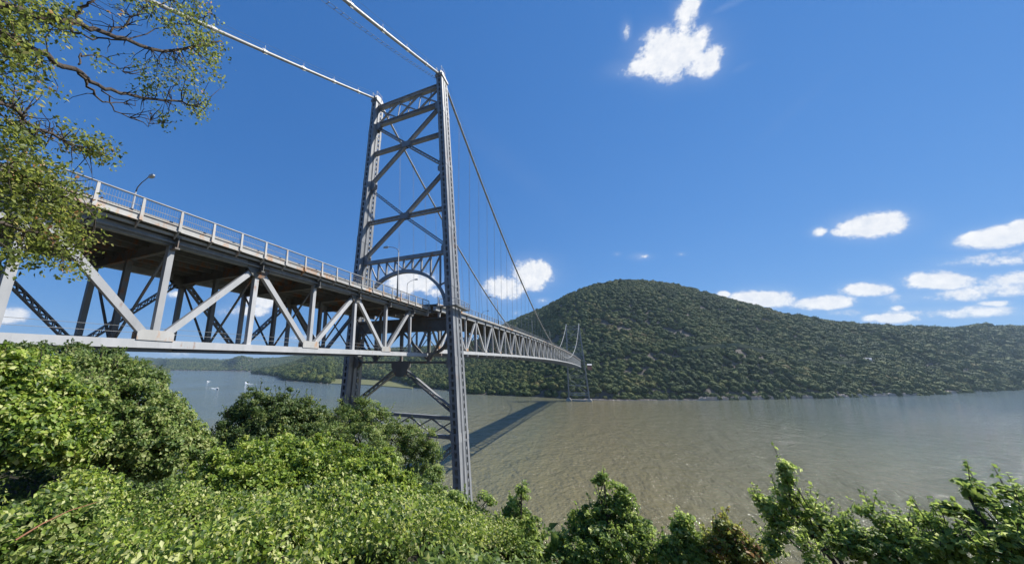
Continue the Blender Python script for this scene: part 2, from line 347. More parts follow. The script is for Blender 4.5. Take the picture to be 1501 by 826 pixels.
    def big_x(zc, ztop, zbot, hz=True, m=MS, s=1.):
        for sg in (1, -1):
            diag(sg*.35, zc+.35, sg*(lx(ztop)-.6), ztop, m=m); diag(sg*.35, zc-.35, sg*(lx(zbot)-.6), zbot, m=m)
        if hz:
            X = lx(zc)-.6
            for sg in (1, -1): member('strut', (sg*.5, 0, zc), (sg*X, 0, zc), .8, .8, m, t, 'laced')
        b = MB(); 
        for sy in (-1, 1):
            y0, y1 = (.47, .52) if sy > 0 else (-.52, -.47)
            b.add([(x, y, zc+z) for y in (y0, y1) for (x, z) in ((-.85, -.65), (.85, -.65), (1.15, 0), (.85, .65), (-.85, .65), (-1.15, 0))],
              [(0, 1, 2, 3, 4, 5), (11, 10, 9, 8, 7, 6)]+[(i, (i+1) % 6, 6+(i+1) % 6, 6+i) for i in range(6)])
        b.obj('gusset_plate', m, t)
    big_x(92.6, 99.8, 84.9); big_x(74.9, 83.2, 66.6)
    for z in (99.9, 84.1, 66.2, 43.9, 31.5):   # corner gussets on the legs
        for sg in (1, -1):
            b = MB(); X = lx(z)-.62
            for y in (-.55, .55): b.add([(sg*X, y+q, z+h) for q in (-.03, .03) for h in (-1.2, 1.2)]+[(sg*(X-1.1), y+q, z+h) for q in (-.03, .03) for h in (-.5, .5)], [(0, 1, 5, 4), (2, 3, 7, 6), (0, 2, 3, 1), (4, 5, 7, 6), (0, 4, 6, 2), (1, 3, 7, 5)])
            b.obj('corner_plate', MS, t)
    # portal arch over the road
    cross(65.4, .95, .75, 'box', inset=.7, name='arch_top_chord')
    def za(x): return 54.2+8.3*math.sqrt(max(0, 1-(x/9.75)**2))
    b = MB(); th = np.linspace(math.radians(2), math.radians(178), 41); pin = []; pout = []
    for q in th:
        x = 9.75*math.cos(q); z = 54.2+8.3*math.sin(q); pin.append((x*.955, z-.35*math.sin(q))); pout.append((x*1.0+.0, z+.35*math.sin(q)))
    for i in range(40):
        (xa, za0), (xb, zb0) = pin[i], pin[i+1]; (xc, zc0), (xd, zd0) = pout[i], pout[i+1]
        b.hexa([(xa, -.45, za0), (xa, .45, za0), (xc, .45, zc0), (xc, -.45, zc0), (xb, -.45, zb0), (xb, .45, zb0), (xd, .45, zd0), (xd, -.45, zd0)])
    b.obj('arch_rib', MS, t)
    xs = [-8.4, -6.3, -4.2, -2.1, 0, 2.1, 4.2, 6.3, 8.4]
    for i, x in enumerate(xs):
        member('arch_post', (x, 0, za(x)+.2), (x, 0, 65.1), .5, .26, MS, t, up=(1, 0, 0))
        if i < 8:
            x2 = xs[i+1]
            if x < 0: diag(x2, za(x2)+.25, x, 64.95, .4, .22, 'arch_lacing', style='box')
            else: diag(x, za(x)+.25, x2, 64.95, .4, .22, 'arch_lacing', style='box')
    for sg in (1, -1): diag(sg*8.5, 58.9, sg*(lx(59)-.6), 59.6, .4, .24, 'arch_lacing', style='box')
    # deck-level portal girder and knees
    X = lx(51)-.7
    member('portal_girder', (-X, 0, 51.2), (X, 0, 51.2), .9, 2.6, MSD, t, 'I')
    for sg in (1, -1):
        b = MB(); q = np.linspace(0, math.pi/2, 9); pts = [(sg*(X-4.6*(1-math.sin(a))), 45.6+4.3*(1-math.cos(a))) for a in q]
        for i in range(8):
            (xa, z_a), (xb, z_b) = pts[i], pts[i+1]
            b.bar((xa, 0, z_a), (xb, 0, z_b), .7, .5)
        b.obj('knee_brace', MSD, t)
    for x in (-6.05, 0, 6.05): member('portal_post', (x, .0, 44.3), (x, .0, 49.9), .55, .55, MSD, t, 'box', up=(1, 0, 0))
    for sg in (1, -1): diag(sg*.3, 49.8, sg*5.8, 44.6, .35, .35, 'portal_brace', MSD, 'box'); diag(sg*9.6, 49.8, sg*6.3, 44.6, .35, .35, 'portal_brace', MSD, 'box')
    cross(44.1, .7, .42, 'box', MSD, .7)
    b = MB(); b.add([(x, y, z) for y in (-.5, .5) for (x, z) in ((-1.9, 44.3), (1.9, 44.3), (1.9, 43.2), (.9, 41.4), (-.9, 41.4), (-1.9, 43.2))],
        [(0, 1, 2, 3, 4, 5), (11, 10, 9, 8, 7, 6)]+[(i, (i+1) % 6, 6+(i+1) % 6, 6+i) for i in range(6)]); b.obj('gusset_plate', MSD, t)
    for sg in (1, -1):
        diag(sg*.9, 42.6, sg*(lx(35.8)-.6), 35.4, .9, .8, m=MS)
        diag(sg*(lx(30.6)-.6), 30.4, sg*.5, 21.2, .9, .8, m=MS); diag(sg*.5, 20.4, sg*(lx(11)-.6), 11.2, .9, .8, m=MS)
    for z, hh_ in ((34.5, .6), (31.4, .6), (20.8, .9), (10.6, 1.1), (7.6, 1.1)): cross(z, .95, hh_, 'box')
    b = MB(); b.box(-WB+4.2, WB-4.2, -2.2, 2.2, -3, 1.9); b.obj('pier', MCON, t)
    for zlo, zhi in ((31.7, 34.2), (7.9, 10.3)):
        X = lx(zhi)-.8; n = 5
        for i in range(n):
            xa = -X+2*X*i/n; xb = -X+2*X*(i+1)/n
            diag(xa, zlo, xb, zhi, .5, .2, 'lattice_bar', style='box'); diag(xa, zhi, xb, zlo, .44, .2, 'lattice_bar', style='box')
    for sg in (1, -1):                  # walkway bracket around each leg at deck level
        X = lx(54); b = MB(); zz = 53.95
        b.box(min(sg*(X+.95), sg*(X+2.0)), max(sg*(X+.95), sg*(X+2.0)), -3.4, 3.6, zz, zz+.14)
        b.box(min(sg*(X-1.6), sg*(X+2.0)), max(sg*(X-1.6), sg*(X+2.0)), -3.4, -2.45, zz-.003, zz+.137); b.box(min(sg*(X-1.6), sg*(X+2.0)), max(sg*(X-1.6), sg*(X+2.0)), 2.45, 3.6, zz-.003, zz+.137)
        w = b.obj('walkway_platform', MS, t)
        b = MB(); xo = sg*(X+1.95)
        ys = np.linspace(-3.35, 3.55, 6)
        for y in ys: b.bar((xo, y, zz+.14), (xo, y, zz+1.3), .09, .09)
        for h in (1.3, .85, .45): b.bar((xo, -3.4, zz+h), (xo, 3.6, zz+h), .07, .07)
        for yy in (-3.35, 3.55):
            for h in (1.3, .7): b.bar((sg*(X-1.5), yy, zz+h), (xo, yy, zz+h), .06, .06)
            b.bar((sg*(X-1.4), yy, zz+.14), (sg*(X-1.4), yy, zz+1.3), .09, .09)
        b.obj('platform_railing', MS, w)
    return t
tower = build_tower((0, 0, 0), 'tall grey lattice steel suspension tower in the foreground with arched portal and two battered legs')
collect(); tower2 = copy_tree(tower, (0, S, 0))
tower2['label'] = 'small distant steel tower of the bridge standing at the foot of the wooded mountain'
tower['group'] = tower2['group'] = 'towers of the suspension bridge'
# ------------------------------------------------------------------ spans
def chord(name, f, X, Y0, Y1, w, h, m, parent, step, **k):
    b = MB(); ys = np.arange(Y0, Y1+1e-6, step); ys = list(ys) if abs(ys[-1]-Y1) < .01 else list(ys)+[Y1]
    for a, c in zip(ys[:-1], ys[1:]):
        b.hexa([(X-w/2, a, f(a)-h/2), (X+w/2, a, f(a)-h/2), (X+w/2, a, f(a)+h/2), (X-w/2, a, f(a)+h/2), (X-w/2, c, f(c)-h/2), (X+w/2, c, f(c)-h/2), (X+w/2, c, f(c)+h/2), (X-w/2, c, f(c)+h/2)])
    me_v = b
    return b.obj(name, m, parent, **k)
def truss_plane(span, X, f_t, f_b, nodes, gusset_at, post_w, diag_w, m, style='laced'):
    """nodes: list of Y; bottom gussets where gusset_at(i)"""
    for i, Y in enumerate(nodes):
        member('vertical', (X, Y, f_b(Y)+.25), (X, Y, f_t(Y)-.25), post_w, post_w, m, span, 'box', up=(0, 1, 0))
        if i < len(nodes)-1:
            Yn = nodes[i+1]
            if gusset_at(i): p, q = (X, Y, f_b(Y)), (X, Yn, f_t(Yn))
            else: p, q = (X, Yn, f_b(Yn)), (X, Y, f_t(Y))
            d = (Vector(q)-Vector(p)).normalized()
            member('diagonal', Vector(p)+d*.8, Vector(q)-d*.5, diag_w*.8, diag_w, m, span, style, up=(0, 1, 0))
side = thing('approach_span', 'near deck truss span with rusty fascia running left from the big tower over the trees', 'bridge span', (0, -1, 53))
NS = [P1*k for k in range(-11, 0)]; Y0s, Y1s = -84.6, -1.0
for sg in (1, -1):
    X = sg*XS
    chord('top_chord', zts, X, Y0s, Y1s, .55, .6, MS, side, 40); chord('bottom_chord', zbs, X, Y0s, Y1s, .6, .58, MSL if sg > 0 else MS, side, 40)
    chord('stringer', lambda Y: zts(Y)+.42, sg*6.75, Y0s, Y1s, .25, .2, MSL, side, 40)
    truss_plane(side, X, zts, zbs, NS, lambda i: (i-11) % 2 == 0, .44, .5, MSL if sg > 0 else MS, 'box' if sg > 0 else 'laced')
    for i, Y in enumerate(NS):
        if (i-11) % 2 == 0:
            b = MB(); z = zbs(Y)
            for e in (-.36, .31): b.add([(X+q, Y+y, z+h) for q in (e, e+.05) for (y, h) in ((-1.2, .24), (1.2, .24), (1.2, .8), (.95, .98), (-.95, .98), (-1.2, .8))], [(0, 1, 2, 3, 4, 5), (11, 10, 9, 8, 7, 6)]+[(j, (j+1) % 6, 6+(j+1) % 6, 6+j) for j in range(6)])
            b.obj('gusset_plate', MSR, side)
        else:
            b = MB(); z = zts(Y)
            for e in (-.34, .29): b.add([(X+q, Y+y, z+h) for q in (e, e+.05) for (y, h) in ((-1.2, .25), (1.2, .25), (1.2, -.4), (.5, -1.1), (-.5, -1.1), (-1.2, -.4))], [(0, 1, 2, 3, 4, 5), (11, 10, 9, 8, 7, 6)]+[(j, (j+1) % 6, 6+(j+1) % 6, 6+j) for j in range(6)])
            b.obj('gusset_plate', MSD, side)
for Y in NS:                            # cross frames: floor beam, centre post, V bracing, bottom strut
    zt, zb = zts(Y), zbs(Y)
    member('floor_beam', (-7.0, Y, zt-.15), (7.0, Y, zt-.15), .36, 1.0, MSD, side, 'I')
    member('center_post', (0, Y, zb+.1), (0, Y, zt-.65), .42, .42, MSD, side, 'box', up=(0, 1, 0))
    member('bottom_strut', (-XS+.3, Y, zb), (XS-.3, Y, zb), .3, .3, MSD, side)
    for sg in (1, -1): member('sway_brace', (sg*.2, Y, zb+.2), (sg*(XS-.3), Y, zt-.8), .16, .16, MSD, side, up=(0, 1, 0))
for a, c in zip(NS[:-1], NS[1:]):
    for sg in (1, -1):
        member('lateral_brace', (-sg*(XS-.3), a, zbs(a)-.08), (sg*(XS-.3), c, zbs(c)-.08), .14, .14, MSD, side)
for x in (-4.6, -2.8, -1.0, 1.0, 2.8, 4.6): chord('stringer', lambda Y: zts(Y)+.33, x, Y0s, Y1s, .2, .44, MSD, side, 90)
def slab(f, Y0, Y1, X, name, m, z0, z1, parent, step=45):
    b = MB(); n = max(1, int((Y1-Y0)/step)); ys = np.linspace(Y0, Y1, n+1)
    for a, c in zip(ys[:-1], ys[1:]): b.hexa([(-X, a, f(a)+z0), (X, a, f(a)+z0), (X, a, f(a)+z1), (-X, a, f(a)+z1), (-X, c, f(c)+z0), (X, c, f(c)+z0), (X, c, f(c)+z1), (-X, c, f(c)+z1)])
    return b.obj(name, m, parent)
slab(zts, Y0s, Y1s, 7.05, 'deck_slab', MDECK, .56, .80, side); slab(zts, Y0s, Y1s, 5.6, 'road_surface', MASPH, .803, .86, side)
for sg in (1, -1): chord('curb', lambda Y: zts(Y)+1.16, sg*6.75, Y0s, Y1s, .22, .5, MCON, side, 90)
# railing of the side span
SPC = 2.56; post_ys = [-48.95+SPC*k for k in range(-13, 19)]
CPN = {}
def fascia_mesh(L, m, key):
    if key not in CPN:
        b = MB(); b.box(-.03, .03, .08, L-.08, -.24, .24); b.box(-.03, .1, .08, L-.08, .2, .26); b.box(-.03, .1, .08, L-.08, -.26, -.2)
        CPN[key] = b.mesh('fascia_panel', m)
    return CPN[key]
def post_mesh(m, key):
    if key not in CPN:
        b = MB(); b.hexa([(-.02, -.11, 0), (.14, -.11, 0), (.14, .11, 0), (-.02, .11, 0), (-.02, -.08, 1.62), (.06, -.08, 1.62), (.06, .08, 1.62), (-.02, .08, 1.62)])
        b.box(-.5, 0, -.1, .1, 0, .12); b.hexa([(-.5, -.04, -.5), (-.45, -.04, -.5), (-.45, .04, -.5), (-.5, .04, -.5), (-.5, -.04, 0), (.1, -.04, 0), (.1, .04, 0), (-.5, .04, 0)])
        CPN[key] = b.mesh('railing_post', m)
    return CPN[key]
def mesh_panel(L, key, m):
    if key not in CPN:
        b = MB(); n = int(L/.16)
        for i in range(1, n): b.bar((0, i*L/n, 1.12), (0, i*L/n, 2.2), .012, .012)
        for z in (1.12, 1.66): b.bar((0, .08, z), (0, L-.08, z), .035, .035)
        CPN[key] = b.mesh('wire_panel', m)
    return CPN[key]
def rotz180(o):
    o.matrix_basis = o.matrix_basis @ Matrix.Rotation(math.pi, 4, 'Z'); return o
for k, Y in enumerate(post_ys):
    z = zts(Y)
    inst('railing_post', post_mesh(MSR, 'p'), (7.33, Y, z+.6), side); rotz180(inst('railing_post', post_mesh(MSR, 'p'), (-7.33, Y, z+.6), side))
    if k < len(post_ys)-1:
        inst('fascia_panel', fascia_mesh(SPC, MSR, 'f'), (7.3, Y, z+.84), side); inst('wire_panel', mesh_panel(SPC, 'w', MS), (7.3, Y, z), side)
        inst('wire_panel', mesh_panel(SPC, 'w', MS), (-7.3, Y, z), side); rotz180(inst('fascia_panel', fascia_mesh(SPC, MSR, 'f'), (-7.3, Y+SPC, z+.84), side))
for sg in (1, -1):
    b = MB(); b.tube([(sg*7.33, post_ys[0], zts(post_ys[0])+2.26), (sg*7.33, post_ys[-1], zts(post_ys[-1])+2.26)], .07, 8); b.obj('top_rail', MS, side)
# drain / utility pipe beneath the edge
b = MB(); b.tube([(6.6, Y0s, zts(Y0s)-.1), (6.6, -1.5, zts(-1.5)-.1)], .08, 6); b.obj('utility_pipe', MS, side)
for zz in (.75, 1.15):                  # thin cable rails above the bottom chord
    b = MB(); b.tube([(6.1, Y0s, zbs(Y0s)+zz), (6.1, -1.5, zbs(-1.5)+zz)], .014, 4); b.obj('hand_line', MS, side)
ab = MB(); ab.box(-9, 9, -96, -84.7, 20, 54.0); ab.obj('bridge_abutment', MCON, None, label='plain concrete abutment carrying the landward end of the near truss span', category='abutment', origin=(0, -90, 20))

main = thing('suspended_span', 'long deck truss shrinking away over the river from the near tower to the far one', 'bridge span', (0, 3, 54))
NM = [Y2+P2*k for k in range(65)]; Y0m, Y1m = 1.2, S-1.2
for sg in (1, -1):
    X = sg*XM
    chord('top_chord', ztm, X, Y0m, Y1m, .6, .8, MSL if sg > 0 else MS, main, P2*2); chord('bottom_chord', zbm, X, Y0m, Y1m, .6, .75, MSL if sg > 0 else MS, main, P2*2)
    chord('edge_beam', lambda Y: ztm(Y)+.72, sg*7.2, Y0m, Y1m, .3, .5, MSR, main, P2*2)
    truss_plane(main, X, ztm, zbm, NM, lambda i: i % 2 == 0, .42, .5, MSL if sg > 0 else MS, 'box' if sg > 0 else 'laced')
for i, Y in enumerate(NM):
    member('floor_beam', (-7.2, Y, ztm(Y)-.1), (7.2, Y, ztm(Y)-.1), .36, 1.1, MSD, main, 'I')
    member('bottom_strut', (-XM-.55, Y, zbm(Y)-.6), (XM+.55, Y, zbm(Y)-.6), .4, .5, MS, main)
    for sg in (1, -1): member('sway_brace', (sg*.2, Y, ztm(Y)-.8), (sg*(XM-.3), Y, zbm(Y)+.2), .16, .16, MSD, main, up=(0, 1, 0))
    if i < 64:
        for sg in (1, -1): member('lateral_brace', (-sg*(XM-.3), Y, zbm(Y)-.3), (sg*(XM-.3), NM[i+1], zbm(NM[i+1])-.3), .2, .2, MSD, main)
for sg in (1, -1):                      # small gusset plates at the bottom joints, near truss
    for i in range(0, 65, 2):
        Y = NM[i]; key = 'gm'
        if key not in CPN:
            b = MB(); 
            for e in (-.37, .32): b.box(e, e+.05, -.9, .9, .38, .95)
            CPN[key] = b.mesh('gusset_plate', MSR)
        inst('gusset_plate', CPN[key], (sg*XM, Y, zbm(Y)), main)
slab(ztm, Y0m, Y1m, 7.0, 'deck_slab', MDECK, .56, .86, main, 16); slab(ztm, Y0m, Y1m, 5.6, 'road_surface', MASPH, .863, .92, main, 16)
for x in (-4.6, -1.6, 1.6, 4.6): chord('stringer', lambda Y: ztm(Y)+.33, x, Y0m, Y1m, .22, .42, MSD, main, P2*2)
sp3 = P2/3
b = MB(); b.bar((0, 0, 0), (0, 0, 1.25), .14, .12); CPN['pm'] = b.mesh('railing_post', MS)
for k in range(int((Y1m-Y0m)/sp3)):
    Y = Y0m+.4+sp3*k
    inst('railing_post', CPN['pm'], (7.25, Y, ztm(Y)+.97), main)
b = MB()
for k in range(int((Y1m-Y0m)/sp3)):
    Y = Y0m+.4+sp3*k; b.bar((-7.25, Y, ztm(Y)+.97), (-7.25, Y, ztm(Y)+2.2), .14, .12)
b.obj('railing_posts', MS, main, kind='stuff')
for sg in (1, -1):
    for h, r in ((2.2, .06), (1.75, .03), (1.35, .03)):
        b = MB(); ys = np.linspace(Y0m, Y1m, 40); b.tube([(sg*7.25, y, ztm(y)+h) for y in ys], r, 6); b.obj('top_rail' if h > 2 else 'mid_rail', MS, main)
# ------------------------------------------------------------------ cables
ZS = 51.9+camb(S/2)-.6
ZLOW = 55.0
def zcab(Y): return 52.2+(H-52.2)*(2*Y/S-1)**2
def cable(sg, label):
    t = thing('main_cable', label, 'cable', (sg*WT, 0, H), 'main suspension cables')
    XC = sg*WT
    ys = np.linspace(0, S, 140); b = MB(); b.tube([(XC, y, zcab(y)) for y in ys], .27, 10); b.obj('cable_wire', MCAB, t, smooth=True)
    ysb = np.linspace(0, -112, 30); xb = lambda y: sg*(WT+.0*y)
    zb = lambda y: H+.467*y+.00045*(y*(y+112))
    b = MB(); b.tube([(xb(y), y, zb(y)) for y in ysb], .27, 10); b.obj('backstay', MCAB, t, smooth=True)
    L = 1.0; key = ('band', round(.33, 2))
    if key not in CACHE:
        b = MB(); b.tube([(0, 0, -.4), (0, 0, .4)], .32, 10)
        b.box(-.06, .06, .3, .40, -.35, .35); b.box(-.06, .06, -.40, -.3, -.35, .35); CACHE[key] = b.mesh('cable_band', MCAB)
    def band(Y, z, dz):
        d = Vector((0, 1, dz)).normalized(); r = Vector((1, 0, 0)); u = r.cross(d) * -1
        return setp(link(bpy.data.objects.new('cable_band', CACHE[key]), t, Matrix(((r.x, u.x, d.x, XC), (r.y, u.y, d.y, Y), (r.z, u.z, d.z, z), (0, 0, 0, 1)))))
    b = MB()
    b.bar((0, 0, 0), (0, 0, 1.0), .045, .045) ; CACHE['st'] = CACHE.get('st') or b.mesh('stanchion', MS)
    for k in range(1, 14):
        Y = -7.8*k; bd = band(Y, zb(Y), .467); link(bpy.data.objects.new('stanchion', CACHE['st']), bd, Matrix.Translation((XC, Y, zb(Y)+.2)))
    for k in range(1, 64):
        Y = NM[k]; z = zcab(Y); band(Y, z, 4*(H-52.2)*(2*Y/S-1)/S)
        b = MB(); zt_ = ztm(Y)+.3
        if z > zt_+.5:
            for o in (-.22, .22):
                b.bar((XC+0, Y+o, z), (sg*7.6, Y+o, zt_), .035, .035)
            b.obj('suspender_rope', MS, t)
    for o in (-.38, .38):               # hand ropes beside the cable
        b = MB(); b.tube([(XC+o, y, zb(y)+1.2) for y in ysb], .018, 4); b.obj('hand_rope', MS, t)
    b = MB(); b.tube([(XC+.38, y, zcab(y)+1.3) for y in ys], .02, 4); b.obj('hand_rope', MS, t)
    return t
cable(1, 'right-hand main suspension cable, passing over the top of the right tower leg')
cable(-1, 'left-hand main suspension cable, passing over the top of the left tower leg')
# light catwalk line hanging under the near backstay
b = MB(); n = 46; pts = [(WT-.6, -1.0-1.35*i, 106.9-.467*1.35*i-1.9*math.sin(min(1, i/46)*math.pi*.9)-.5) for i in range(n)]
b.tube([(p[0]-.25, p[1], p[2]) for p in pts], .03, 4); b.tube([(p[0]+.25, p[1], p[2]) for p in pts], .03, 4)
for p in pts: b.bar((p[0]-.3, p[1], p[2]), (p[0]+.3, p[1], p[2]), .07, .05)
b.obj('rope_ladder', MS, None, origin=(WT, -2, 106), label='thin laddered rope line slung just below the right-hand cable at upper centre', category='rope')
# ------------------------------------------------------------------ street lamps
def lamp(x, y, zb_, label):
    t = thing('street_lamp', label, 'street lamp', (x, y, zb_), 'street lamps along the bridge')
    s = -1 if x > 0 else 1; h = 8.6
    b = MB(); b.tube([(x, y, zb_), (x, y, zb_+h-1)], [.13, .08], 8); b.obj('pole', MS, t, smooth=True)
    b = MB(); b.tube([(x, y, zb_+h-1), (x+s*.15, y, zb_+h-.5), (x+s*.8, y, zb_+h-.1), (x+s*2.1, y, zb_+h+.25)], [.07, .06, .05, .045], 6); b.obj('arm', MS, t, smooth=True)
    b = MB(); hx = x+s*2.5; pr = [(-.45, .12, .05), (-.15, .2, .1), (.3, .2, .1), (.5, .1, .04)]
    for (a, c) in zip(pr[:-1], pr[1:]):
        b.hexa([(hx+a[0], y-a[1], zb_+h+.18-a[2]), (hx+a[0], y+a[1], zb_+h+.18-a[2]), (hx+a[0], y+a[1]*.8, zb_+h+.25+a[2]), (hx+a[0], y-a[1]*.8, zb_+h+.25+a[2]),
                (hx+c[0], y-c[1], zb_+h+.18-c[2]), (hx+c[0], y+c[1], zb_+h+.18-c[2]), (hx+c[0], y+c[1]*.8, zb_+h+.25+c[2]), (hx+c[0], y-c[1]*.8, zb_+h+.25+c[2])])
    b.obj('lamp_head', MLAMP, t)
lamp(-7.05, -44, zts(-44)+.8, 'street lamp at the left, on the far railing just beside the overhanging tree')
lamp(7.5, -14.5, zts(-14.5)+.8, 'tall thin street lamp on the near railing in front of the tower portal')
lamp(-7.05, 14, ztm(14)+.9, 'street lamp seen through the tower arch against a white cloud')
lamp(7.35, 46.4, ztm(46)+.9, 'nearest street lamp on the suspended span, right of the near tower, before a cloud')
lamp(7.35, 107, ztm(107)+.9, 'street lamp half way along the visible deck, against the left flank of the mountain')
lamp(7.35, 169, ztm(169)+.9, 'smallest street lamp on the suspended span, near where the right cable meets the deck')
lamp(-7.05, 76, ztm(76)+.9, 'street lamp on the far railing of the suspended span, among the suspender ropes')
# ------------------------------------------------------------------ water
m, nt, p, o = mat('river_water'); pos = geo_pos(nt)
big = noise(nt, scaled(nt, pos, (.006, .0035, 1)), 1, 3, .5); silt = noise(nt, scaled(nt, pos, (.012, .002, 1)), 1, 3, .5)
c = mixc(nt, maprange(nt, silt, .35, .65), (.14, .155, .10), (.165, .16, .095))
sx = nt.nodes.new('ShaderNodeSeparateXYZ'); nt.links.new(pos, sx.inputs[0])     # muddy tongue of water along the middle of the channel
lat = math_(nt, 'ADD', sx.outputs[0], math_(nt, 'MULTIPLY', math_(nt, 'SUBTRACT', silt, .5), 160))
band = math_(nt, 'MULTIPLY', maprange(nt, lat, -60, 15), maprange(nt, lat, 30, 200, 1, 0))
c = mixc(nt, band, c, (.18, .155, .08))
c = mixc(nt, math_(nt, 'MULTIPLY', math_(nt, 'MAXIMUM', maprange(nt, lat, 150, 420), maprange(nt, lat, -120, -350)), .7), c, (.11, .15, .165))  # sky reflection painted into the base colour: blue-grey towards both sides
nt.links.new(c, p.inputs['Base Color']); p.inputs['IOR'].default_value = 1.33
wv = noise(nt, scaled(nt, pos, (.55, .3, 1)), 1, 3, .6); w2 = noise(nt, scaled(nt, pos, (.12, .06, 1)), 1, 3, .55); w3 = noise(nt, pos, 2.2, 2, .6)
h = math_(nt, 'ADD', math_(nt, 'MULTIPLY', wv, .5), math_(nt, 'ADD', math_(nt, 'MULTIPLY', w2, 1.3), math_(nt, 'MULTIPLY', w3, .12)))
nt.links.new(maprange(nt, big, .3, .7, .05, .12), p.inputs['Roughness'])
bump(nt, p, h, 1.0, 2.2); MWATER = m
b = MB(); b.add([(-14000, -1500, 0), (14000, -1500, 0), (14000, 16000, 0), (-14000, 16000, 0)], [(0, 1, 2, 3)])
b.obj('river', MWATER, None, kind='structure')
# ------------------------------------------------------------------ lands across the river, heights by bearing and range from the near bank
def vnoise(x, y, s, seed):
    x = np.asarray(x)/s+seed*17.3; y = np.asarray(y)/s+seed*9.1
    xi = np.floor(x).astype(int); yi = np.floor(y).astype(int); fx = x-xi; fy = y-yi
    hsh = lambda i, j: (np.sin(i*127.1+j*311.7+seed*74.7)*43758.5453) % 1
    fx = fx*fx*(3-2*fx); fy = fy*fy*(3-2*fy)
    return (hsh(xi, yi)*(1-fx)+hsh(xi+1, yi)*fx)*(1-fy)+(hsh(xi, yi+1)*(1-fx)+hsh(xi+1, yi+1)*fx)*fy-.5
def interp(a, tab, j): return np.interp(a, [t[0] for t in tab], [t[j] for t in tab])
class Land:
    """tab rows: bearing deg, shore range, ridge range, tan of skyline elevation"""
    def __init__(s, name, tab, prof, a_step, nr, crown, back=1.5, rough=1., hmin=0):
        s.name = name; s.tab = tab; s.prof = prof; s.crown = crown; s.back = back; s.rough = rough
        s.a0, s.a1 = tab[0][0], tab[-1][0]
        az = np.arange(s.a0, s.a1+1e-6, a_step); tt = np.concatenate([[-.03], np.linspace(0, 1, nr), [1.12, 1.3, s.back]])
        A, T = np.meshgrid(az, tt, indexing='ij'); X, Y, Z = s.pos(A, T)
        na, nt_ = A.shape; vs = np.stack([X, Y, Z], -1).reshape(-1, 3)
        i = np.arange(na-1)[:, None]*nt_+np.arange(nt_-1)[None]; i = i.ravel(); fs = np.stack([i, i+nt_, i+nt_+1, i+1], 1)
        me = bpy.data.meshes.new(name); me.from_pydata(vs.tolist(), [], fs.tolist()); me.materials.append(MLAND); me.shade_smooth()
        setp(link(bpy.data.objects.new(name, me)), kind='structure')
    def pos(s, A, T):
        rs = interp(A, s.tab, 1); rr = interp(A, s.tab, 2); hr = np.maximum(CAM[2]+interp(A, s.tab, 3)*rr-s.crown, 1)
        R = rs+(rr-rs)*T; a = np.radians(A); X = CAM[0]+R*np.sin(a); Y = CAM[1]+R*np.cos(a)
        tc_ = np.clip(T, 0, 1); f = np.interp(tc_, [q[0] for q in s.prof], [q[1] for q in s.prof])
        f = np.where(T > 1, np.maximum(0, 1-((T-1)*1.6)**1.5), f)
        Z = hr*f; e = np.clip(T*(1-T)*5, 0, 1)*s.rough
        Z = Z+e*(vnoise(X, Y, 160, 1)*34+vnoise(X, Y, 60, 2)*12+vnoise(X, Y, 320, 3)*30)*np.clip(hr/200, .1, 1)*np.clip((1-T)*2.5, 0, 1)
        Z = np.where(T < .02, np.interp(T, [-.03, 0, .02], [-4, .6, 4]), np.maximum(Z, 1.5))
        return X, Y, Z
    def scatter(s, spacing, t0=0., t1=1.05, a0=None, a1=None, seed=1, size=1.):
        """crown points, density per ground area"""
        g = np.random.default_rng(seed); a0 = s.a0 if a0 is None else a0; a1 = s.a1 if a1 is None else a1
        P = []; az = np.arange(a0, a1, .5)
        for a in az:
            rs = interp(a, s.tab, 1); rr = interp(a, s.tab, 2); k = spacing(rs+.3*(rr-rs))
            r0, r1 = rs+(rr-rs)*t0, rs+(rr-rs)*t1; area = (r1**2-r0**2)/2*math.radians(.5)
            n = g.poisson(area/k**2)
            R = np.sqrt(g.uniform(r0**2, r1**2, n)); A = g.uniform(a, a+.5, n); T = (R-interp(A, s.tab, 1))/(interp(A, s.tab, 2)-interp(A, s.tab, 1))
            X, Y, Z = s.pos(A, T); P.append(np.stack([X, Y, Z, size*k*g.uniform(.5, 1.75, n)**1.0], 1))
        return np.concatenate(P)
m, nt, p, o = mat('wooded_ground'); n = noise(nt, geo_pos(nt), .05, 5, .6)
nt.links.new(mixc(nt, n, (.05, .045, .03), (.15, .12, .10)), p.inputs['Base Color']); p.inputs['Roughness'].default_value = .95; MLAND = m
SK = [(-52, -.014), (-49, -.004), (-46.5, .012), (-44, .035), (-40, .0416), (-33.6, .0491), (-27, .0581), (-20.4, .0684), (-18.2, .0798), (-16, .1025), (-13.2, .1305), (-9.4, .1574), (-7.3, .1711), (-4.1, .2002), (-1.1, .2186), (1.75, .2285), (4.4, .2284), (6.9, .2193),
      (10, .2034), (12.1, .1852), (14.7, .1603), (17.1, .14), (19.8, .116), (22.3, .098), (24.6, .0878), (26.75, .0795), (28.7, .0719), (30.5, .0692), (31.5, .0718), (32.75, .0686), (33.6, .0622), (40, .055), (52, .05)]
SH = [(-52, 2350), (-49, 1750), (-47.7, 1216), (-45, 1153), (-41.6, 1008), (-41, 1380), (-36, 1330), (-31, 1120), (-28.6, 830), (-28, 805), (-23.3, 746), (-19.9, 640), (-13.5, 612), (-7.85, 603), (-5.4, 588), (-2, 590), (.9, 598), (11.5, 692), (15.3, 757), (20.9, 892), (26.7, 1150), (29.4, 1420), (32.6, 1950), (40, 2600), (52, 2800)]
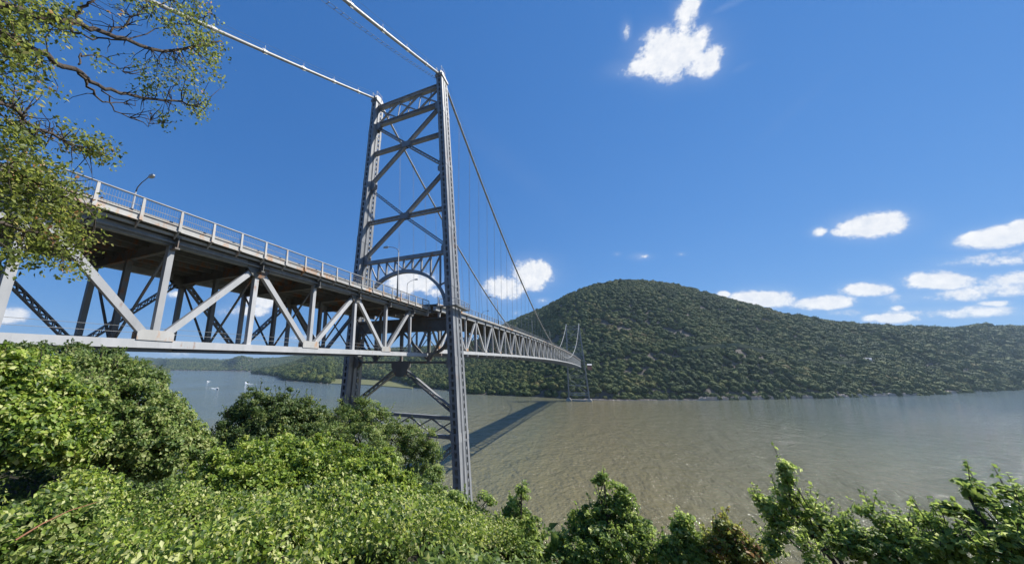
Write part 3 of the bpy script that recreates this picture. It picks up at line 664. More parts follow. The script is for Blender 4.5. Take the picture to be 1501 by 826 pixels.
RG = [(-52, 2550), (-49, 2400), (-46, 2600), (-40, 2700), (-30, 2300), (-20, 1500), (-14, 1230), (-8, 1080), (-2, 1020), (4, 1040), (10, 1120), (17, 1300), (22, 1480), (27, 1800), (30, 2200), (33.6, 2900), (40, 3600), (52, 3900)]
azs = np.unique(np.round(np.concatenate([np.arange(-52, 52.1, 1.0), [t[0] for t in SH]]), 2))
TAB = [(a, float(np.interp(a, *zip(*SH))), float(np.interp(a, *zip(*RG))), float(np.interp(a, *zip(*SK)))) for a in azs]
PROF = [(0, .015), (.03, .05), (.12, .15), (.25, .28), (.34, .33), (.5, .52), (.75, .82), (1, 1)]
mountain = Land('mountain', TAB, PROF, .4, 46, 9)
HT = [(-64, 4700, 9000, .017), (-62.3, 4300, 5200, .0165), (-60, 4100, 5000, .018), (-58, 3950, 4900, .0185), (-56, 3800, 4700, .016), (-55, 3700, 4300, .0215), (-54.3, 3600, 4100, .0282), (-53.6, 3560, 4100, .0292), (-52.7, 3500, 4150, .0262), (-51.8, 3430, 4300, .0245), (-49, 2900, 4600, .0262), (-46, 2700, 4800, .034), (-43, 2600, 4800, .037), (-40, 2500, 4800, .040)]
PF2 = [(0, .02), (.1, .10), (.3, .25), (.6, .6), (.85, .93), (1, 1)]
hills = Land('distant_hills', HT, PF2, .2, 30, 24, back=1.6, rough=.35)
FT = [(-95, 5000, 8600, .015), (-75, 5000, 8600, .015), (-70, 5000, 8600, .018), (-66, 5200, 8800, .0205), (-63, 5600, 9000, .0185), (-60, 6000, 9400, .0205), (-57, 6000, 9400, .0195), (-50, 6000, 9600, .022), (-44, 6000, 9600, .025)]
blue = Land('blue_hills', FT, PF2, .5, 20, 60, back=1.4, rough=.3)
PT = [(-90, 1500, 2600, .012), (-72, 1700, 2700, .0108), (-68, 1950, 2800, .0075), (-65.5, 2200, 2900, .005), (-64, 2450, 2950, .0015), (-62.8, 2700, 2990, -.004), (-62.3, 2900, 3050, -.008)]
head = Land('wooded_headland', PT, PF2, .2, 14, 8, back=1.2)
# low spit with a marsh meadow
def patch(name, pts, z, m):
    b = MB(); P = [onwater(x, y) for x, y in pts]; n = len(P)
    b.add([(q[0], q[1], z) for q in P]+[(q[0], q[1], -.5) for q in P], [tuple(range(n))]+[(i, (i+1) % n, n+(i+1) % n, n+i) for i in range(n)]); return b.obj(name, m, None, kind='structure')
MMEAD = simple('marsh_grass', (.12, .125, .04), .9, sc=.03, var=.25)
patch('marsh_meadow', [(480, 561.7), (497, 562.6), (535, 563.8), (570, 566.5), (604, 569.5), (612, 562), (585, 554), (530, 550), (485, 550), (476, 555)], 1.3, MMEAD)
# ------------------------------------------------------------------ woods: crowns on the land
def crown_mesh(name, seed, nshard=260, sub=2):
    g = np.random.default_rng(seed); bm = bmesh.new(); bmesh.ops.create_icosphere(bm, subdivisions=sub, radius=1)
    lob = g.normal(size=(7, 3)); lob /= np.linalg.norm(lob, axis=1)[:, None]; lob[:, 2] = np.abs(lob[:, 2])
    for v in bm.verts:
        d = np.array(v.co); k = .70+.34*np.max(np.exp(-6*(1-lob@d)))+g.uniform(-.07, .07)
        v.co = Vector(d*k*np.array([1, 1, .82 if d[2] > 0 else .55]))
    base = [(np.array(f.calc_center_median()), np.array(f.normal)) for f in bm.faces if f.calc_center_median().z > -.35]
    for i in range(nshard):
        c, n_ = base[g.integers(len(base))]; c = c*g.uniform(.92, 1.24); n_ = n_+g.normal(size=3)*.8; n_ /= np.linalg.norm(n_)
        a = np.cross(n_, g.normal(size=3)); a /= np.linalg.norm(a); bb = np.cross(n_, a); s_ = g.uniform(.07, .15)
        bm.faces.new([bm.verts.new(Vector(c+q)) for q in (a*s_, bb*s_*.7, -a*s_, -bb*s_*.7)])
    me = bpy.data.meshes.new(name); bm.to_mesh(me); bm.free(); me.materials.append(MWOOD); return me
crowncol = bpy.data.collections.new('crown_sources')
for i in range(5): crowncol.objects.link(bpy.data.objects.new('crown_source', crown_mesh('crown_source', 30+i)))
def wood(name, pts, label, col=crowncol, zs=1.0, lift=.25, cat='woodland'):
    me = bpy.data.meshes.new(name); xyz = pts[:, :3].copy(); xyz[:, 2] += pts[:, 3]*lift
    me.from_pydata(xyz.tolist(), [], []); at_ = me.attributes.new('size', 'FLOAT', 'POINT'); at_.data.foreach_set('value', pts[:, 3].astype(np.float32))
    ob = link(bpy.data.objects.new(name, me)); setp(ob, kind='stuff', label=label, category=cat)
    ng = bpy.data.node_groups.new(name, 'GeometryNodeTree'); ng.interface.new_socket('Geometry', in_out='INPUT', socket_type='NodeSocketGeometry'); ng.interface.new_socket('Geometry', in_out='OUTPUT', socket_type='NodeSocketGeometry')
    n = ng.nodes; gi = n.new('NodeGroupInput'); go = n.new('NodeGroupOutput'); ip = n.new('GeometryNodeInstanceOnPoints'); ci = n.new('GeometryNodeCollectionInfo')
    ci.inputs['Collection'].default_value = col; ci.inputs['Separate Children'].default_value = True; ci.inputs['Reset Children'].default_value = True
    ip.inputs['Pick Instance'].default_value = True
    na = n.new('GeometryNodeInputNamedAttribute'); na.data_type = 'FLOAT'; na.inputs[0].default_value = 'size'
    rz = n.new('FunctionNodeRandomValue'); rz.data_type = 'FLOAT_VECTOR'; rz.inputs[0].default_value = (-.15, -.15, 0); rz.inputs[1].default_value = (.15, .15, 6.28)
    sc_ = n.new('FunctionNodeRandomValue'); sc_.data_type = 'FLOAT_VECTOR'; sc_.inputs[0].default_value = (.8, .8, .75*zs); sc_.inputs[1].default_value = (1.1, 1.1, 1.3*zs); sc_.inputs['Seed'].default_value = 5
    vm = n.new('ShaderNodeVectorMath'); vm.operation = 'SCALE'
    L = ng.links.new; L(sc_.outputs[0], vm.inputs[0]); L(na.outputs[0], vm.inputs['Scale'])
    L(gi.outputs[0], ip.inputs['Points']); L(ci.outputs[0], ip.inputs['Instance']); L(rz.outputs[0], ip.inputs['Rotation']); L(vm.outputs[0], ip.inputs['Scale']); L(ip.outputs[0], go.inputs[0])
    md = ob.modifiers.new('scatter', 'NODES'); md.node_group = ng; return ob
spm = lambda r: min(14, max(4.8, r/165))
PM = mountain.scatter(spm, .0, 1.02, -22, 45, 3)
crag = vnoise(PM[:, 0], PM[:, 1], 34, 21)+.6*vnoise(PM[:, 0], PM[:, 1], 13, 22); PM = PM[(crag < .47) | (PM[:, 2] < 40)]      # rocky openings
mid = mountain.scatter(lambda r: min(20, max(6.5, r/150)), .0, 1.02, -51.9, -22, 4)
def outside_meadow(P):
    d = P[:, :3]-CAM; z = d@CF; px = PPX+FPX*(d@CR)/z; py = PPY-FPX*(d@CU)/z
    return P[~((px > 484) & (px < 606) & (py > 553.5) & (py < 570))]
# bench of the shore road cut into the slope, kept free of crowns
def off_bench(P):
    a = np.degrees(np.arctan2(P[:, 0]-CAM[0], P[:, 1]-CAM[1])); R = np.hypot(P[:, 0]-CAM[0], P[:, 1]-CAM[1])
    T = (R-interp(a, TAB, 1))/(interp(a, TAB, 2)-interp(a, TAB, 1)); tb = np.interp(a, [-4, 20, 34], [.16, .27, .36])
    return P[~((a > -1) & (np.abs(T-tb) < np.where(a > 15, .022, .007)))]
def bench_pt(a, T): 
    X, Y, Z = mountain.pos(np.array([a]), np.array([T])); return np.array([X[0], Y[0], Z[0]])
wood('mountain_forest', off_bench(PM), 'dense green forest covering the rounded mountain across the river')
wood('riverside_forest', mid, 'band of woods along the far bank behind the foreground tower')
wood('distant_forest', hills.scatter(lambda r: 14, 0, 1.0, seed=6, size=.6), 'bluish far woods on the low hills up the river')
wood('blue_hill_forest', blue.scatter(lambda r: 46, 0, 1.0, seed=8, size=.5), 'faint blue woods on the farthest ridge at the left')
wood('headland_forest', head.scatter(lambda r: 11, 0, 1.0, seed=7), 'dark woods on the small headland left of the open water')
# road on the bench
def strip(name, tb, a0, a1, w, dz, m, n=60):
    b = MB(); P = []
    for a in np.linspace(a0, a1, n):
        q = bench_pt(a, float(np.interp(a, tb[0], tb[1]))); d = q[:2]-CAM[:2]; d /= np.linalg.norm(d); P.append((q[0]-d[0]*w/2, q[1]-d[1]*w/2, q[2]+dz, q[0]+d[0]*w/2, q[1]+d[1]*w/2))
    vs = [(p[0], p[1], p[2]) for p in P]+[(p[3], p[4], p[2]+.5) for p in P]; vs += [(p[0], p[1], p[2]-7) for p in P]
    fs = [(i, i+1, n+i+1, n+i) for i in range(n-1)]+[(2*n+i, 2*n+i+1, i+1, i) for i in range(n-1)]
    b.add(vs, fs); return b.obj(name, m, None, kind='structure')
MCUT = simple('road_cut_grass', (.12, .125, .055), .9, sc=.03, var=.3)
strip('mountain_road', ([-4, 20, 34], [.16, .27, .36]), 9, 33.5, 12, 7.5, MCUT)
# railway embankment / rocky shore on the right
def rocky_shore(a0, a1, name, hgt):
    g = np.random.default_rng(5); b = MB(); az = np.arange(a0, a1, .05)
    for a in az:
        rs = float(interp(a, TAB, 1)); k = max(1, rs/700)
        for _ in range(2):
            r = rs-g.uniform(2, 9)*k; an = math.radians(a+g.uniform(0, .05)); x, y = CAM[0]+r*math.sin(an), CAM[1]+r*math.cos(an)
            s = g.uniform(.7, 1.9)*k; h = g.uniform(.6, 1.3)*hgt
            c = [(x+g.uniform(-.3, .3)+sx*s, y+sy*s, -.5) for sx, sy in ((-1, -1), (1, -1), (1, 1), (-1, 1))]+[(x+g.uniform(-.3, .3)+sx*s*.6, y+sy*s*.6, h*g.uniform(.6, 1.2)) for sx, sy in ((-1, -1), (1, -1), (1, 1), (-1, 1))]
            b.hexa(c)
    return b.obj(name, MROCK, None, kind='stuff', label='pale brown rocks along the foot of the mountain at the waterline', category='rocks')
rocky_shore(10.5, 34, 'shore_rocks', 4.2)
o_ = rocky_shore(-3, 10.5, 'shore_rocks', 1.0); o_['label'] = 'low dark orange-brown strip of stones just right of the distant tower foot'
# small buildings
def small_house(x, y, z, w, d, h, rot, name, label, wm, rm):
    t = thing(name, label, 'building', (x, y, z)); c, s = math.cos(rot), math.sin(rot); tr = lambda a, b_, e: (x+a*c-b_*s, y+a*s+b_*c, z+e)
    b = MB(); b.hexa([tr(-w, -d, -4), tr(w, -d, -4), tr(w, d, -4), tr(-w, d, -4), tr(-w, -d, h), tr(w, -d, h), tr(w, d, h), tr(-w, d, h)]); b.obj('wall', wm, t)
    b = MB(); e = .5; b.add([tr(-w-e, -d-e, h), tr(w+e, -d-e, h), tr(w+e, d+e, h), tr(-w-e, d+e, h), tr(-w-e, 0, h+d*.8), tr(w+e, 0, h+d*.8)], [(0, 1, 5, 4), (2, 3, 4, 5), (0, 4, 3), (1, 2, 5), (3, 2, 1, 0)]); b.obj('roof', rm, t)
    for q in (-.5, 0, .5):
        b = MB(); b.hexa([tr(q*w*1.2-.6, -d-.06, 1), tr(q*w*1.2+.6, -d-.06, 1), tr(q*w*1.2+.6, -d+.1, 1), tr(q*w*1.2-.6, -d+.1, 1), tr(q*w*1.2-.6, -d-.06, 2.6), tr(q*w*1.2+.6, -d-.06, 2.6), tr(q*w*1.2+.6, -d+.1, 2.6), tr(q*w*1.2-.6, -d+.1, 2.6)]); b.obj('window', MNAVY, t)
q = bench_pt(24.9, .303); small_house(q[0], q[1], q[2]+4, 6, 4, 3, -.5, 'hillside_house', 'tiny pale building on the road line half way up the right-hand slope', MWHITE, MROOF)
q = at(864, 536, 575); small_house(q[0], q[1], q[2]-1.5, 2.6, 2.5, 2.6, .2, 'bridge_house', 'tiny red-brown house at the far end of the deck beside the distant tower', MBRICK, MROOF)
q = at(226, 538, 2500); 
# ------------------------------------------------------------------ motor boats
def boat(x, y, ang, L, label, hullm, wake_len):
    P = onwater(x, y); t = thing('motor_boat', label, 'boat', P, 'motor boats on the river'); c, s = math.cos(ang), math.sin(ang)
    tr = lambda a, b_, e: (P[0]+a*c-b_*s, P[1]+a*s+b_*c, P[2]+e)
    st = [(-.5, .17, .5, .11), (-.2, .19, .5, .12), (.15, .17, .55, .13), (.38, .09, .7, .16), (.5, .01, .75, .18)]
    b = MB(); vs = []
    for (a, w, lo, hi) in st: vs += [tr(a*L, -w*L*.6, -.2), tr(a*L, w*L*.6, -.2), tr(a*L, w*L, hi*L), tr(a*L, -w*L, hi*L)]
    fs = [(0, 1, 2, 3), (16, 19, 18, 17)]+[(i*4+j, i*4+(j+1) % 4, i*4+4+(j+1) % 4, i*4+4+j) for i in range(4) for j in range(4)]
    b.add(vs, fs); b.obj('hull', hullm, t)
    b = MB(); b.hexa([tr(-.18*L, -.12*L, .12*L), tr(.14*L, -.12*L, .12*L), tr(.14*L, .12*L, .12*L), tr(-.18*L, .12*L, .12*L), tr(-.14*L, -.1*L, .27*L), tr(.04*L, -.1*L, .27*L), tr(.04*L, .1*L, .27*L), tr(-.14*L, .1*L, .27*L)]); b.obj('cabin', MWHITE, t)
    b = MB(); b.hexa([tr(-.12*L, -.11*L, .19*L), tr(.1*L, -.11*L, .17*L), tr(.1*L, .11*L, .17*L), tr(-.12*L, .11*L, .19*L), tr(-.11*L, -.112*L, .25*L), tr(.055*L, -.112*L, .25*L), tr(.055*L, .112*L, .25*L), tr(-.11*L, .112*L, .25*L)]); b.obj('windscreen', MNAVY, t)
    g = np.random.default_rng(int(x)); b = MB(); n = 90
    for i in range(n):
        u = g.uniform(0, 1)**1.3; sp = (.22*L+u*wake_len*.10); lat = g.choice([-1, 1])*sp*g.uniform(.5, 1) if u > .25 else g.uniform(-sp, sp)
        a = -.45*L-u*wake_len; r = g.uniform(.35, 1.0)*(1.6-u); q = g.uniform(0, 3)
        b.add([tr(a+r*1.6*math.cos(q+k*math.pi/3), lat+r*.7*math.sin(q+k*math.pi/3), .03+g.uniform(0, .06)) for k in range(6)]+[tr(a, lat, .15+.5*r*(1-u))], [(k, (k+1) % 6, 6) for k in range(6)])
    b.obj('wake', MFOAM, t, kind='stuff')
boat(319, 569.6, -.45, 10, 'nearest motor boat with dark hull and white bow spray, right in open water', MNAVY, 60)
boat(304, 559, -.7, 11, 'faint small motor boat, upper left of the dark-hulled one', MWHITE, 30)
boat(360, 561.2, 2.7, 13, 'white motor boat with a long pale wake, rightmost of the three', MWHITE, 90)

# ------------------------------------------------------------------ air
m = bpy.data.materials.new('haze_air'); m.use_nodes = True; m.node_tree.nodes.clear(); o = m.node_tree.nodes.new('ShaderNodeOutputMaterial'); pv = m.node_tree.nodes.new('ShaderNodeVolumePrincipled')
pv.inputs['Color'].default_value = (.62, .83, 1, 1); pv.inputs['Density'].default_value = 6e-5; pv.inputs['Anisotropy'].default_value = .2; m.node_tree.links.new(pv.outputs[0], o.inputs['Volume'])
b = MB(); b.box(-15500, 15500, -2500, 17500, -6, 420); b.obj('haze', m, None, kind='stuff', label='thin blue haze over the whole river valley', category='haze')
# ------------------------------------------------------------------ near bank
def gz(X, Y):
    X = np.asarray(X, float); Y = np.asarray(Y, float); s = Y-CAM[1]
    z = 41.3-.30*np.clip(s, -100, 9)-np.clip(X-31, 0, 60)*.05
    z = z-np.clip(s-9, 0, 60)*.86
    z = z+np.where(s < -2, (-s-2)*.1, 0)
    z = z+vnoise(X, Y, 6, 4)*.7+vnoise(X, Y, 2, 5)*.25
    return np.maximum(z, -3)
xs = np.concatenate([np.arange(-220, -20, 8), np.arange(-20, 70, 1.5), np.arange(70, 320, 10)]); ys = np.concatenate([np.arange(-240, -75, 8), np.arange(-75, 4, 1.2)])
XX, YY = np.meshgrid(xs, ys, indexing='ij'); ZZ = gz(XX, YY); nx, ny = XX.shape
i = (np.arange(nx-1)[:, None]*ny+np.arange(ny-1)[None]).ravel()
me = bpy.data.meshes.new('hillside'); me.from_pydata(np.stack([XX, YY, ZZ], -1).reshape(-1, 3).tolist(), [], np.stack([i, i+ny, i+ny+1, i+1], 1).tolist()); me.materials.append(MSOIL); me.shade_smooth()
setp(link(bpy.data.objects.new('hillside', me)), kind='structure')
def leaf_mesh(name, C, Nn, size, m, tint, aspect=.62, fold=.25, tip=None):
    """leaves as folded kites: C centres, Nn normals, size lengths"""
    n = len(C); g = RNG
    T = g.normal(size=(n, 3)); T[:, 2] -= .4; T -= Nn*np.sum(T*Nn, 1)[:, None]; T /= np.linalg.norm(T, axis=1)[:, None]+1e-9
    B = np.cross(Nn, T); s = size[:, None]
    p0 = C-T*s*.5; p1 = C+T*s*.5; pl = C-T*s*.08+B*s*aspect*.5+Nn*s*fold*.5; pr = C-T*s*.08-B*s*aspect*.5+Nn*s*fold*.5
    V = np.stack([p0, pr, p1, pl], 1).reshape(-1, 3).astype(np.float32)
    k = np.arange(n)*4; F = np.stack([k, k+1, k+2, k, k+2, k+3], 1).reshape(-1).astype(np.int32)
    me = bpy.data.meshes.new(name); me.vertices.add(4*n); me.vertices.foreach_set('co', V.ravel())
    me.loops.add(6*n); me.loops.foreach_set('vertex_index', F); me.polygons.add(2*n)
    me.polygons.foreach_set('loop_start', np.arange(2*n, dtype=np.int32)*3); me.polygons.foreach_set('loop_total', np.full(2*n, 3, np.int32))
    me.update(calc_edges=True); a = me.attributes.new('tint', 'FLOAT', 'FACE'); a.data.foreach_set('value', np.repeat(np.clip(tint, 0, 1), 2).astype(np.float32))
    me.materials.append(m); return me
def unit(v): return v/(np.linalg.norm(v, axis=-1, keepdims=True)+1e-9)
def blob(x, y, D, rpx, sx=1., sz=1.):
    P = at(x, y, D); r = rpx*float((P-CAM)@CF)/FPX; return (P, np.array([r*sx, r*sx, r*sz]))
def foliage(blobs, nclump, per, spread, lsize, tintm=.45, g=RNG, shell=.8, up=.5, tvar=.22, gap=-.2):
    w = np.array([b[1][0]*b[1][2] for b in blobs]); w /= w.sum(); idx = g.choice(len(blobs), nclump, p=w)
    c = np.array([blobs[i][0] for i in idx]); r = np.array([blobs[i][1] for i in idx])
    d = g.normal(size=(nclump, 3)); d[:, 2] += .25; d = unit(d); rad = g.uniform(0, 1, nclump)**.4*(1-shell)+shell*g.uniform(.75, 1.08, nclump)
    spr = g.uniform(size=nclump) < .13; rad = np.where(spr, g.uniform(1.05, 1.45, nclump), rad)
    P = c+d*r*rad[:, None]; rs_ = float(np.mean([b_[1][0] for b_ in blobs]))
    den = vnoise(P[:, 0]+P[:, 2]*.7, P[:, 1]+P[:, 2]*.9, rs_*.62, 3)+.5*vnoise(P[:, 0]-P[:, 2]*.8, P[:, 1]+P[:, 2]*.6, rs_*.27, 6)
    kp = den > gap; P = P[kp]; d = d[kp]; spr = spr[kp]; nclump = len(P); ct = g.normal(size=nclump)*tvar*.6
    # leaves
    n = nclump*per; ci = np.repeat(np.arange(nclump), per); off = g.normal(size=(n, 3)); off = unit(off)*g.uniform(.1, 1, (n, 1))**.6
    sp = spread*g.uniform(.6, 1.4, nclump)*np.where(spr, .6, 1); L = P[ci]+off*sp[ci][:, None]*np.array([1, 1, .6])
    nn = unit(d[ci]*.5+off*.45+np.array([.12, .1, up])+g.normal(size=(n, 3))*.6)
    return L, nn, lsize*g.uniform(.6, 1.25, n), tintm+ct[ci]+g.normal(size=n)*tvar*.6, P
def shoots(blobs, n, length, lsize, tint, g=RNG, m=12):
    """leafy upright shoots that break the outline"""
    w = np.array([b[1][0]*b[1][2] for b in blobs]); w /= w.sum(); L = []; S = []
    for i in g.choice(len(blobs), n, p=w):
        c, r = blobs[i]; d = g.normal(size=3); d[2] = abs(d[2])+.5; d = unit(d); p = c+d*r*.8; q = unit(d*.6+np.array([0, 0, .9])+g.normal(size=3)*.25); l = length*g.uniform(.4, 1.1)
        S.append((p, p+q*l)); t = np.linspace(.1, 1, m)[:, None]; o = unit(g.normal(size=(m, 3)))*lsize*.7*(1.25-t)
        L.append(p+q*l*t+o)
    L = np.concatenate(L); k = len(L); return L, unit(g.normal(size=(k, 3))+np.array([.2, -.1, .6])), lsize*g.uniform(.5, 1.1, k), tint+g.normal(size=k)*.15+.1, S
def branch_tube(b, p0, p1, r0, r1, k=6, sag=.06, g=RNG, n=5):
    p0 = np.array(p0); p1 = np.array(p1); L = np.linalg.norm(p1-p0); t = np.linspace(0, 1, n)[:, None]; j = g.normal(size=(n, 3))*L*sag*np.sin(np.pi*t)
    b.tube(p0+(p1-p0)*t+j, np.linspace(r0, r1, n), k)
def plant(name, label, cat, blobs, base, nclump, per, spread, lsize, m, tint=.45, trunk=.06, nb=10, shell=.8, aspect=.62, tvar=.22, group=None, bark=None, up=.5, gap=-.2, nsh=0, shl=.5):
    base = np.array([base[0], base[1], float(gz(base[0], base[1]))-.1]); t = thing(name, label, cat, base, group); bark = bark or MBARK
    L, nn, sz, ti, P = foliage(blobs, nclump, per, spread, lsize, tint, shell=shell, tvar=tvar, up=up, gap=gap)
    mid_ = np.mean([b_[0] for b_ in blobs], 0); top = max(blobs, key=lambda q: q[0][2])[0]
    b = MB(); pts = [base, base*.6+mid_*.4+np.array([.05, 0, 0]), mid_, top]; b.tube(pts, [trunk, trunk*.85, trunk*.6, trunk*.2], 8); b.obj('trunk', bark, t, smooth=True)
    for (c, r) in blobs[:nb]:
        b = MB(); s = base*.35+mid_*.65 if c[2] > mid_[2]-.2 else base*.7+mid_*.3
        branch_tube(b, s, c, trunk*.5, trunk*.15); sel = P[np.argsort(np.sum((P-c)**2, 1))[:8]]
        for q in sel: branch_tube(b, c, q, trunk*.14, trunk*.05, 4, n=4)
        b.obj('branch', bark, t, smooth=True)
    if nsh:
        L2, n2, s2, t2, S = shoots(blobs, nsh, shl, lsize, tint); L = np.concatenate([L, L2]); nn = np.concatenate([nn, n2]); sz = np.concatenate([sz, s2]); ti = np.concatenate([ti, t2])
        b = MB()
        for (p, q) in S: b.tube([p, p*.5+q*.5, q], [trunk*.1+.002, trunk*.07+.0015, .0015], 4)
        b.obj('shoots', bark, t, kind='stuff')
    me = leaf_mesh('foliage', L, nn, sz, m, ti, aspect); link(bpy.data.objects.new('foliage', me), t, Matrix.Identity(4))['kind'] = 'stuff'
    return t
def B(*rows): return [blob(*r) for r in rows]
# back trees on the bluff
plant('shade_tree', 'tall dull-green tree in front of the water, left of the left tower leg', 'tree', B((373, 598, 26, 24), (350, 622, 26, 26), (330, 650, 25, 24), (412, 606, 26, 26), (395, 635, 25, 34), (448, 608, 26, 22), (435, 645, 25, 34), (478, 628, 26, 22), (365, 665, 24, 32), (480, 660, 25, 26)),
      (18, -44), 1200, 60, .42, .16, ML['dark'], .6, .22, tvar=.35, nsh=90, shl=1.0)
plant('locust_tree', 'feathery green tree rising over the foot of the left tower leg', 'tree', B((533, 602, 22, 18), (508, 622, 22, 26), (553, 622, 22, 22), (486, 650, 21, 30), (530, 650, 21, 34), (575, 645, 22, 24), (603, 645, 22, 20), (628, 640, 22, 12), (560, 685, 20, 30), (610, 675, 22, 22), (500, 690, 20, 34), (632, 660, 22, 12), (632, 690, 22, 14)),
      (21, -42), 1500, 60, .3, .12, ML['mid'], .6, .16, tvar=.38, aspect=.5, nsh=120, shl=.9)
plant('shade_tree', 'bushy green tree low between the two tower legs', 'tree', B((640, 728, 16, 16), (655, 745, 16, 18), (675, 738, 15, 14), (620, 735, 17, 20), (600, 720, 18, 24), (635, 700, 18, 14)), (28.5, -46), 320, 50, .28, .11, ML['mid'], .6, .1, nsh=30)
# left masses
plant('vine_covered_tree', 'large leafy tree at the left edge under the truss, bright green with blurred leaves', 'tree', B((8, 555, 12, 36), (40, 570, 12, 36), (70, 548, 15, 24), (20, 615, 11.5, 40), (75, 605, 12, 42), (50, 650, 11, 32), (100, 645, 11.5, 34), (5, 660, 11, 30), (-50, 600, 12, 60)), (22, -57.5), 1700, 34, .24, .115, ML['bright'], .42, .16, tvar=.5, gap=-.1, nsh=60)
plant('vine_covered_tree', 'rounded broad-leaved tree left of centre whose edge meets the open river', 'tree', B((135, 550, 15, 26), (175, 556, 15, 24), (120, 590, 14, 40), (165, 600, 14, 40), (212, 592, 14, 30), (238, 615, 13.5, 30), (200, 640, 13, 42), (150, 650, 13, 36), (265, 645, 13, 26), (290, 665, 13, 22), (240, 665, 12.5, 34), (105, 535, 17, 18)), (23, -54.5), 2400, 34, .24, .105, ML['mid'], .66, .16, tvar=.5, gap=-.1, nsh=110)
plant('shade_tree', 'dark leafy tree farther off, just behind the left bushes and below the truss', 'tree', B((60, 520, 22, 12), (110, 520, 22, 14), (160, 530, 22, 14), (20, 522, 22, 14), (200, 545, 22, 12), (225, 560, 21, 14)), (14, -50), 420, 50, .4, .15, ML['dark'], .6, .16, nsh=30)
# bright middle bushes
plant('leafy_bush', 'bright green bush at lower centre in front of the feathery tree', 'bush', B((430, 675, 11.5, 28), (470, 665, 12, 24), (515, 690, 11.5, 34), (550, 702, 11, 32), (590, 722, 10.5, 26), (455, 705, 10.5, 40), (520, 735, 9.5, 42), (615, 750, 10, 26), (570, 755, 9.5, 36), (640, 775, 9.5, 24)), (29.5, -52), 1700, 34, .2, .1, ML['bright'], .42, .05, tvar=.42, gap=-.12, nsh=120, shl=.4)
plant('leafy_bush', 'yellow-green bush between the left trees and the centre bush, with a pale leaf spray', 'bush', B((325, 690, 11, 28), (370, 685, 11, 34), (412, 650, 12, 13), (350, 725, 10, 36), (295, 705, 11, 24), (395, 725, 10, 40), (400, 675, 11.5, 20)), (27.5, -54), 1000, 34, .2, .1, ML['bright'], .52, .05, tvar=.4, gap=-.12, nsh=70, shl=.4)
for i_, (x_, y_, D_, r_, mk, lab) in enumerate([(120, 735, 7.5, 30, 'bright', 'low yellow-green bush in the lower left, just below the dark gap'), (250, 745, 7.5, 34, 'mid', 'low bush in the lower left, right of the yellow-green one'), (60, 790, 5.5, 40, 'mid', 'low leafy clump near the bottom left corner'), (420, 775, 7, 36, 'bright', 'low pale bush at the bottom, left of centre'), (540, 800, 6.5, 34, 'mid', 'darker low bush at the bottom, below the bright centre bush')]):
    p_ = at(x_, y_, D_); plant('low_bush', lab, 'bush', B((x_, y_, D_, r_), (x_+r_*1.2, y_+r_*.35, D_, r_*.8), (x_-r_*1.2, y_+r_*.3, D_, r_*.8)), (p_[0], p_[1]), 320, 30, .16, .078, ML[mk], .6, .02, tvar=.4, gap=-.14, nsh=45, shl=.28, group=None)
# saplings along the bottom
K = dict(tvar=.42, gap=-.1, shl=.26)
plant('sapling', 'dense green sapling rising right beside the foot of the near tower leg', 'young tree', B((668, 735, 10, 12), (655, 752, 10, 20), (690, 755, 10, 16), (672, 785, 9.5, 28), (712, 735, 10, 9), (650, 800, 9, 28), (700, 790, 9, 26), (705, 815, 9, 28)), (32, -51.5), 560, 28, .14, .085, ML['young'], .55, .04, nsh=50, **K)
plant('sapling', 'slim pointed sapling just right of the tower foot, its tip in front of the water', 'young tree', B((765, 712, 9, 7), (764, 730, 9, 12), (757, 750, 9, 17), (775, 760, 9, 15), (762, 785, 9, 28), (735, 800, 9, 24), (790, 800, 9, 20), (760, 820, 8.5, 36)), (33, -52), 520, 28, .125, .078, ML['young'], .55, .04, nsh=60, **K)
plant('sapling', 'largest dark sapling at bottom centre with a small tuft on its tip', 'young tree', B((886, 700, 9, 7), (876, 710, 9, 6), (908, 723, 9, 12), (884, 737, 9, 12), (870, 755, 9, 20), (915, 750, 9, 18), (850, 775, 9, 20), (890, 785, 9, 34), (935, 780, 9, 22), (835, 805, 9, 22), (955, 808, 8.5, 22), (900, 820, 8.5, 44), (862, 820, 8.5, 34)), (35, -52), 980, 28, .125, .078, ML['young'], .5, .05, nsh=90, **K)
plant('sapling', 'small light-green sapling between the large dark one and the brownish one', 'young tree', B((1003, 762, 8.5, 7), (1006, 780, 8.5, 13), (1022, 800, 8.5, 15), (995, 805, 8.5, 17), (1015, 822, 8.5, 24), (980, 825, 8.5, 18)), (36.5, -52.5), 300, 28, .12, .075, ML['young'], .7, .03, nsh=45, **K)
plant('sapling', 'brownish olive sapling at the bottom, its leaves starting to turn', 'young tree', B((1058, 768, 8.5, 10), (1072, 782, 8.5, 11), (1050, 795, 8.5, 15), (1082, 805, 8.5, 16), (1065, 824, 8.5, 22), (1100, 815, 8.5, 18)), (37.5, -52.5), 280, 26, .12, .07, ML['olive'], .6, .03, nsh=40, **K)
plant('sapling', 'tall airy sapling on the right with a straight leafy tip and gaps showing water', 'young tree', B((1149, 682, 7.5, 6), (1150, 696, 7.5, 6), (1155, 712, 7.5, 8), (1142, 726, 7.5, 8), (1112, 735, 7.5, 6), (1168, 740, 7.5, 12), (1135, 752, 7.5, 13), (1190, 748, 7.5, 11), (1212, 765, 7.5, 11), (1150, 775, 7.5, 15), (1188, 780, 7.5, 13), (1225, 785, 7.5, 12), (1130, 800, 7.5, 12), (1190, 815, 7, 14)), (38.8, -53.6), 330, 20, .1, .064, ML['young'], .66, .03, nsh=70, **K)
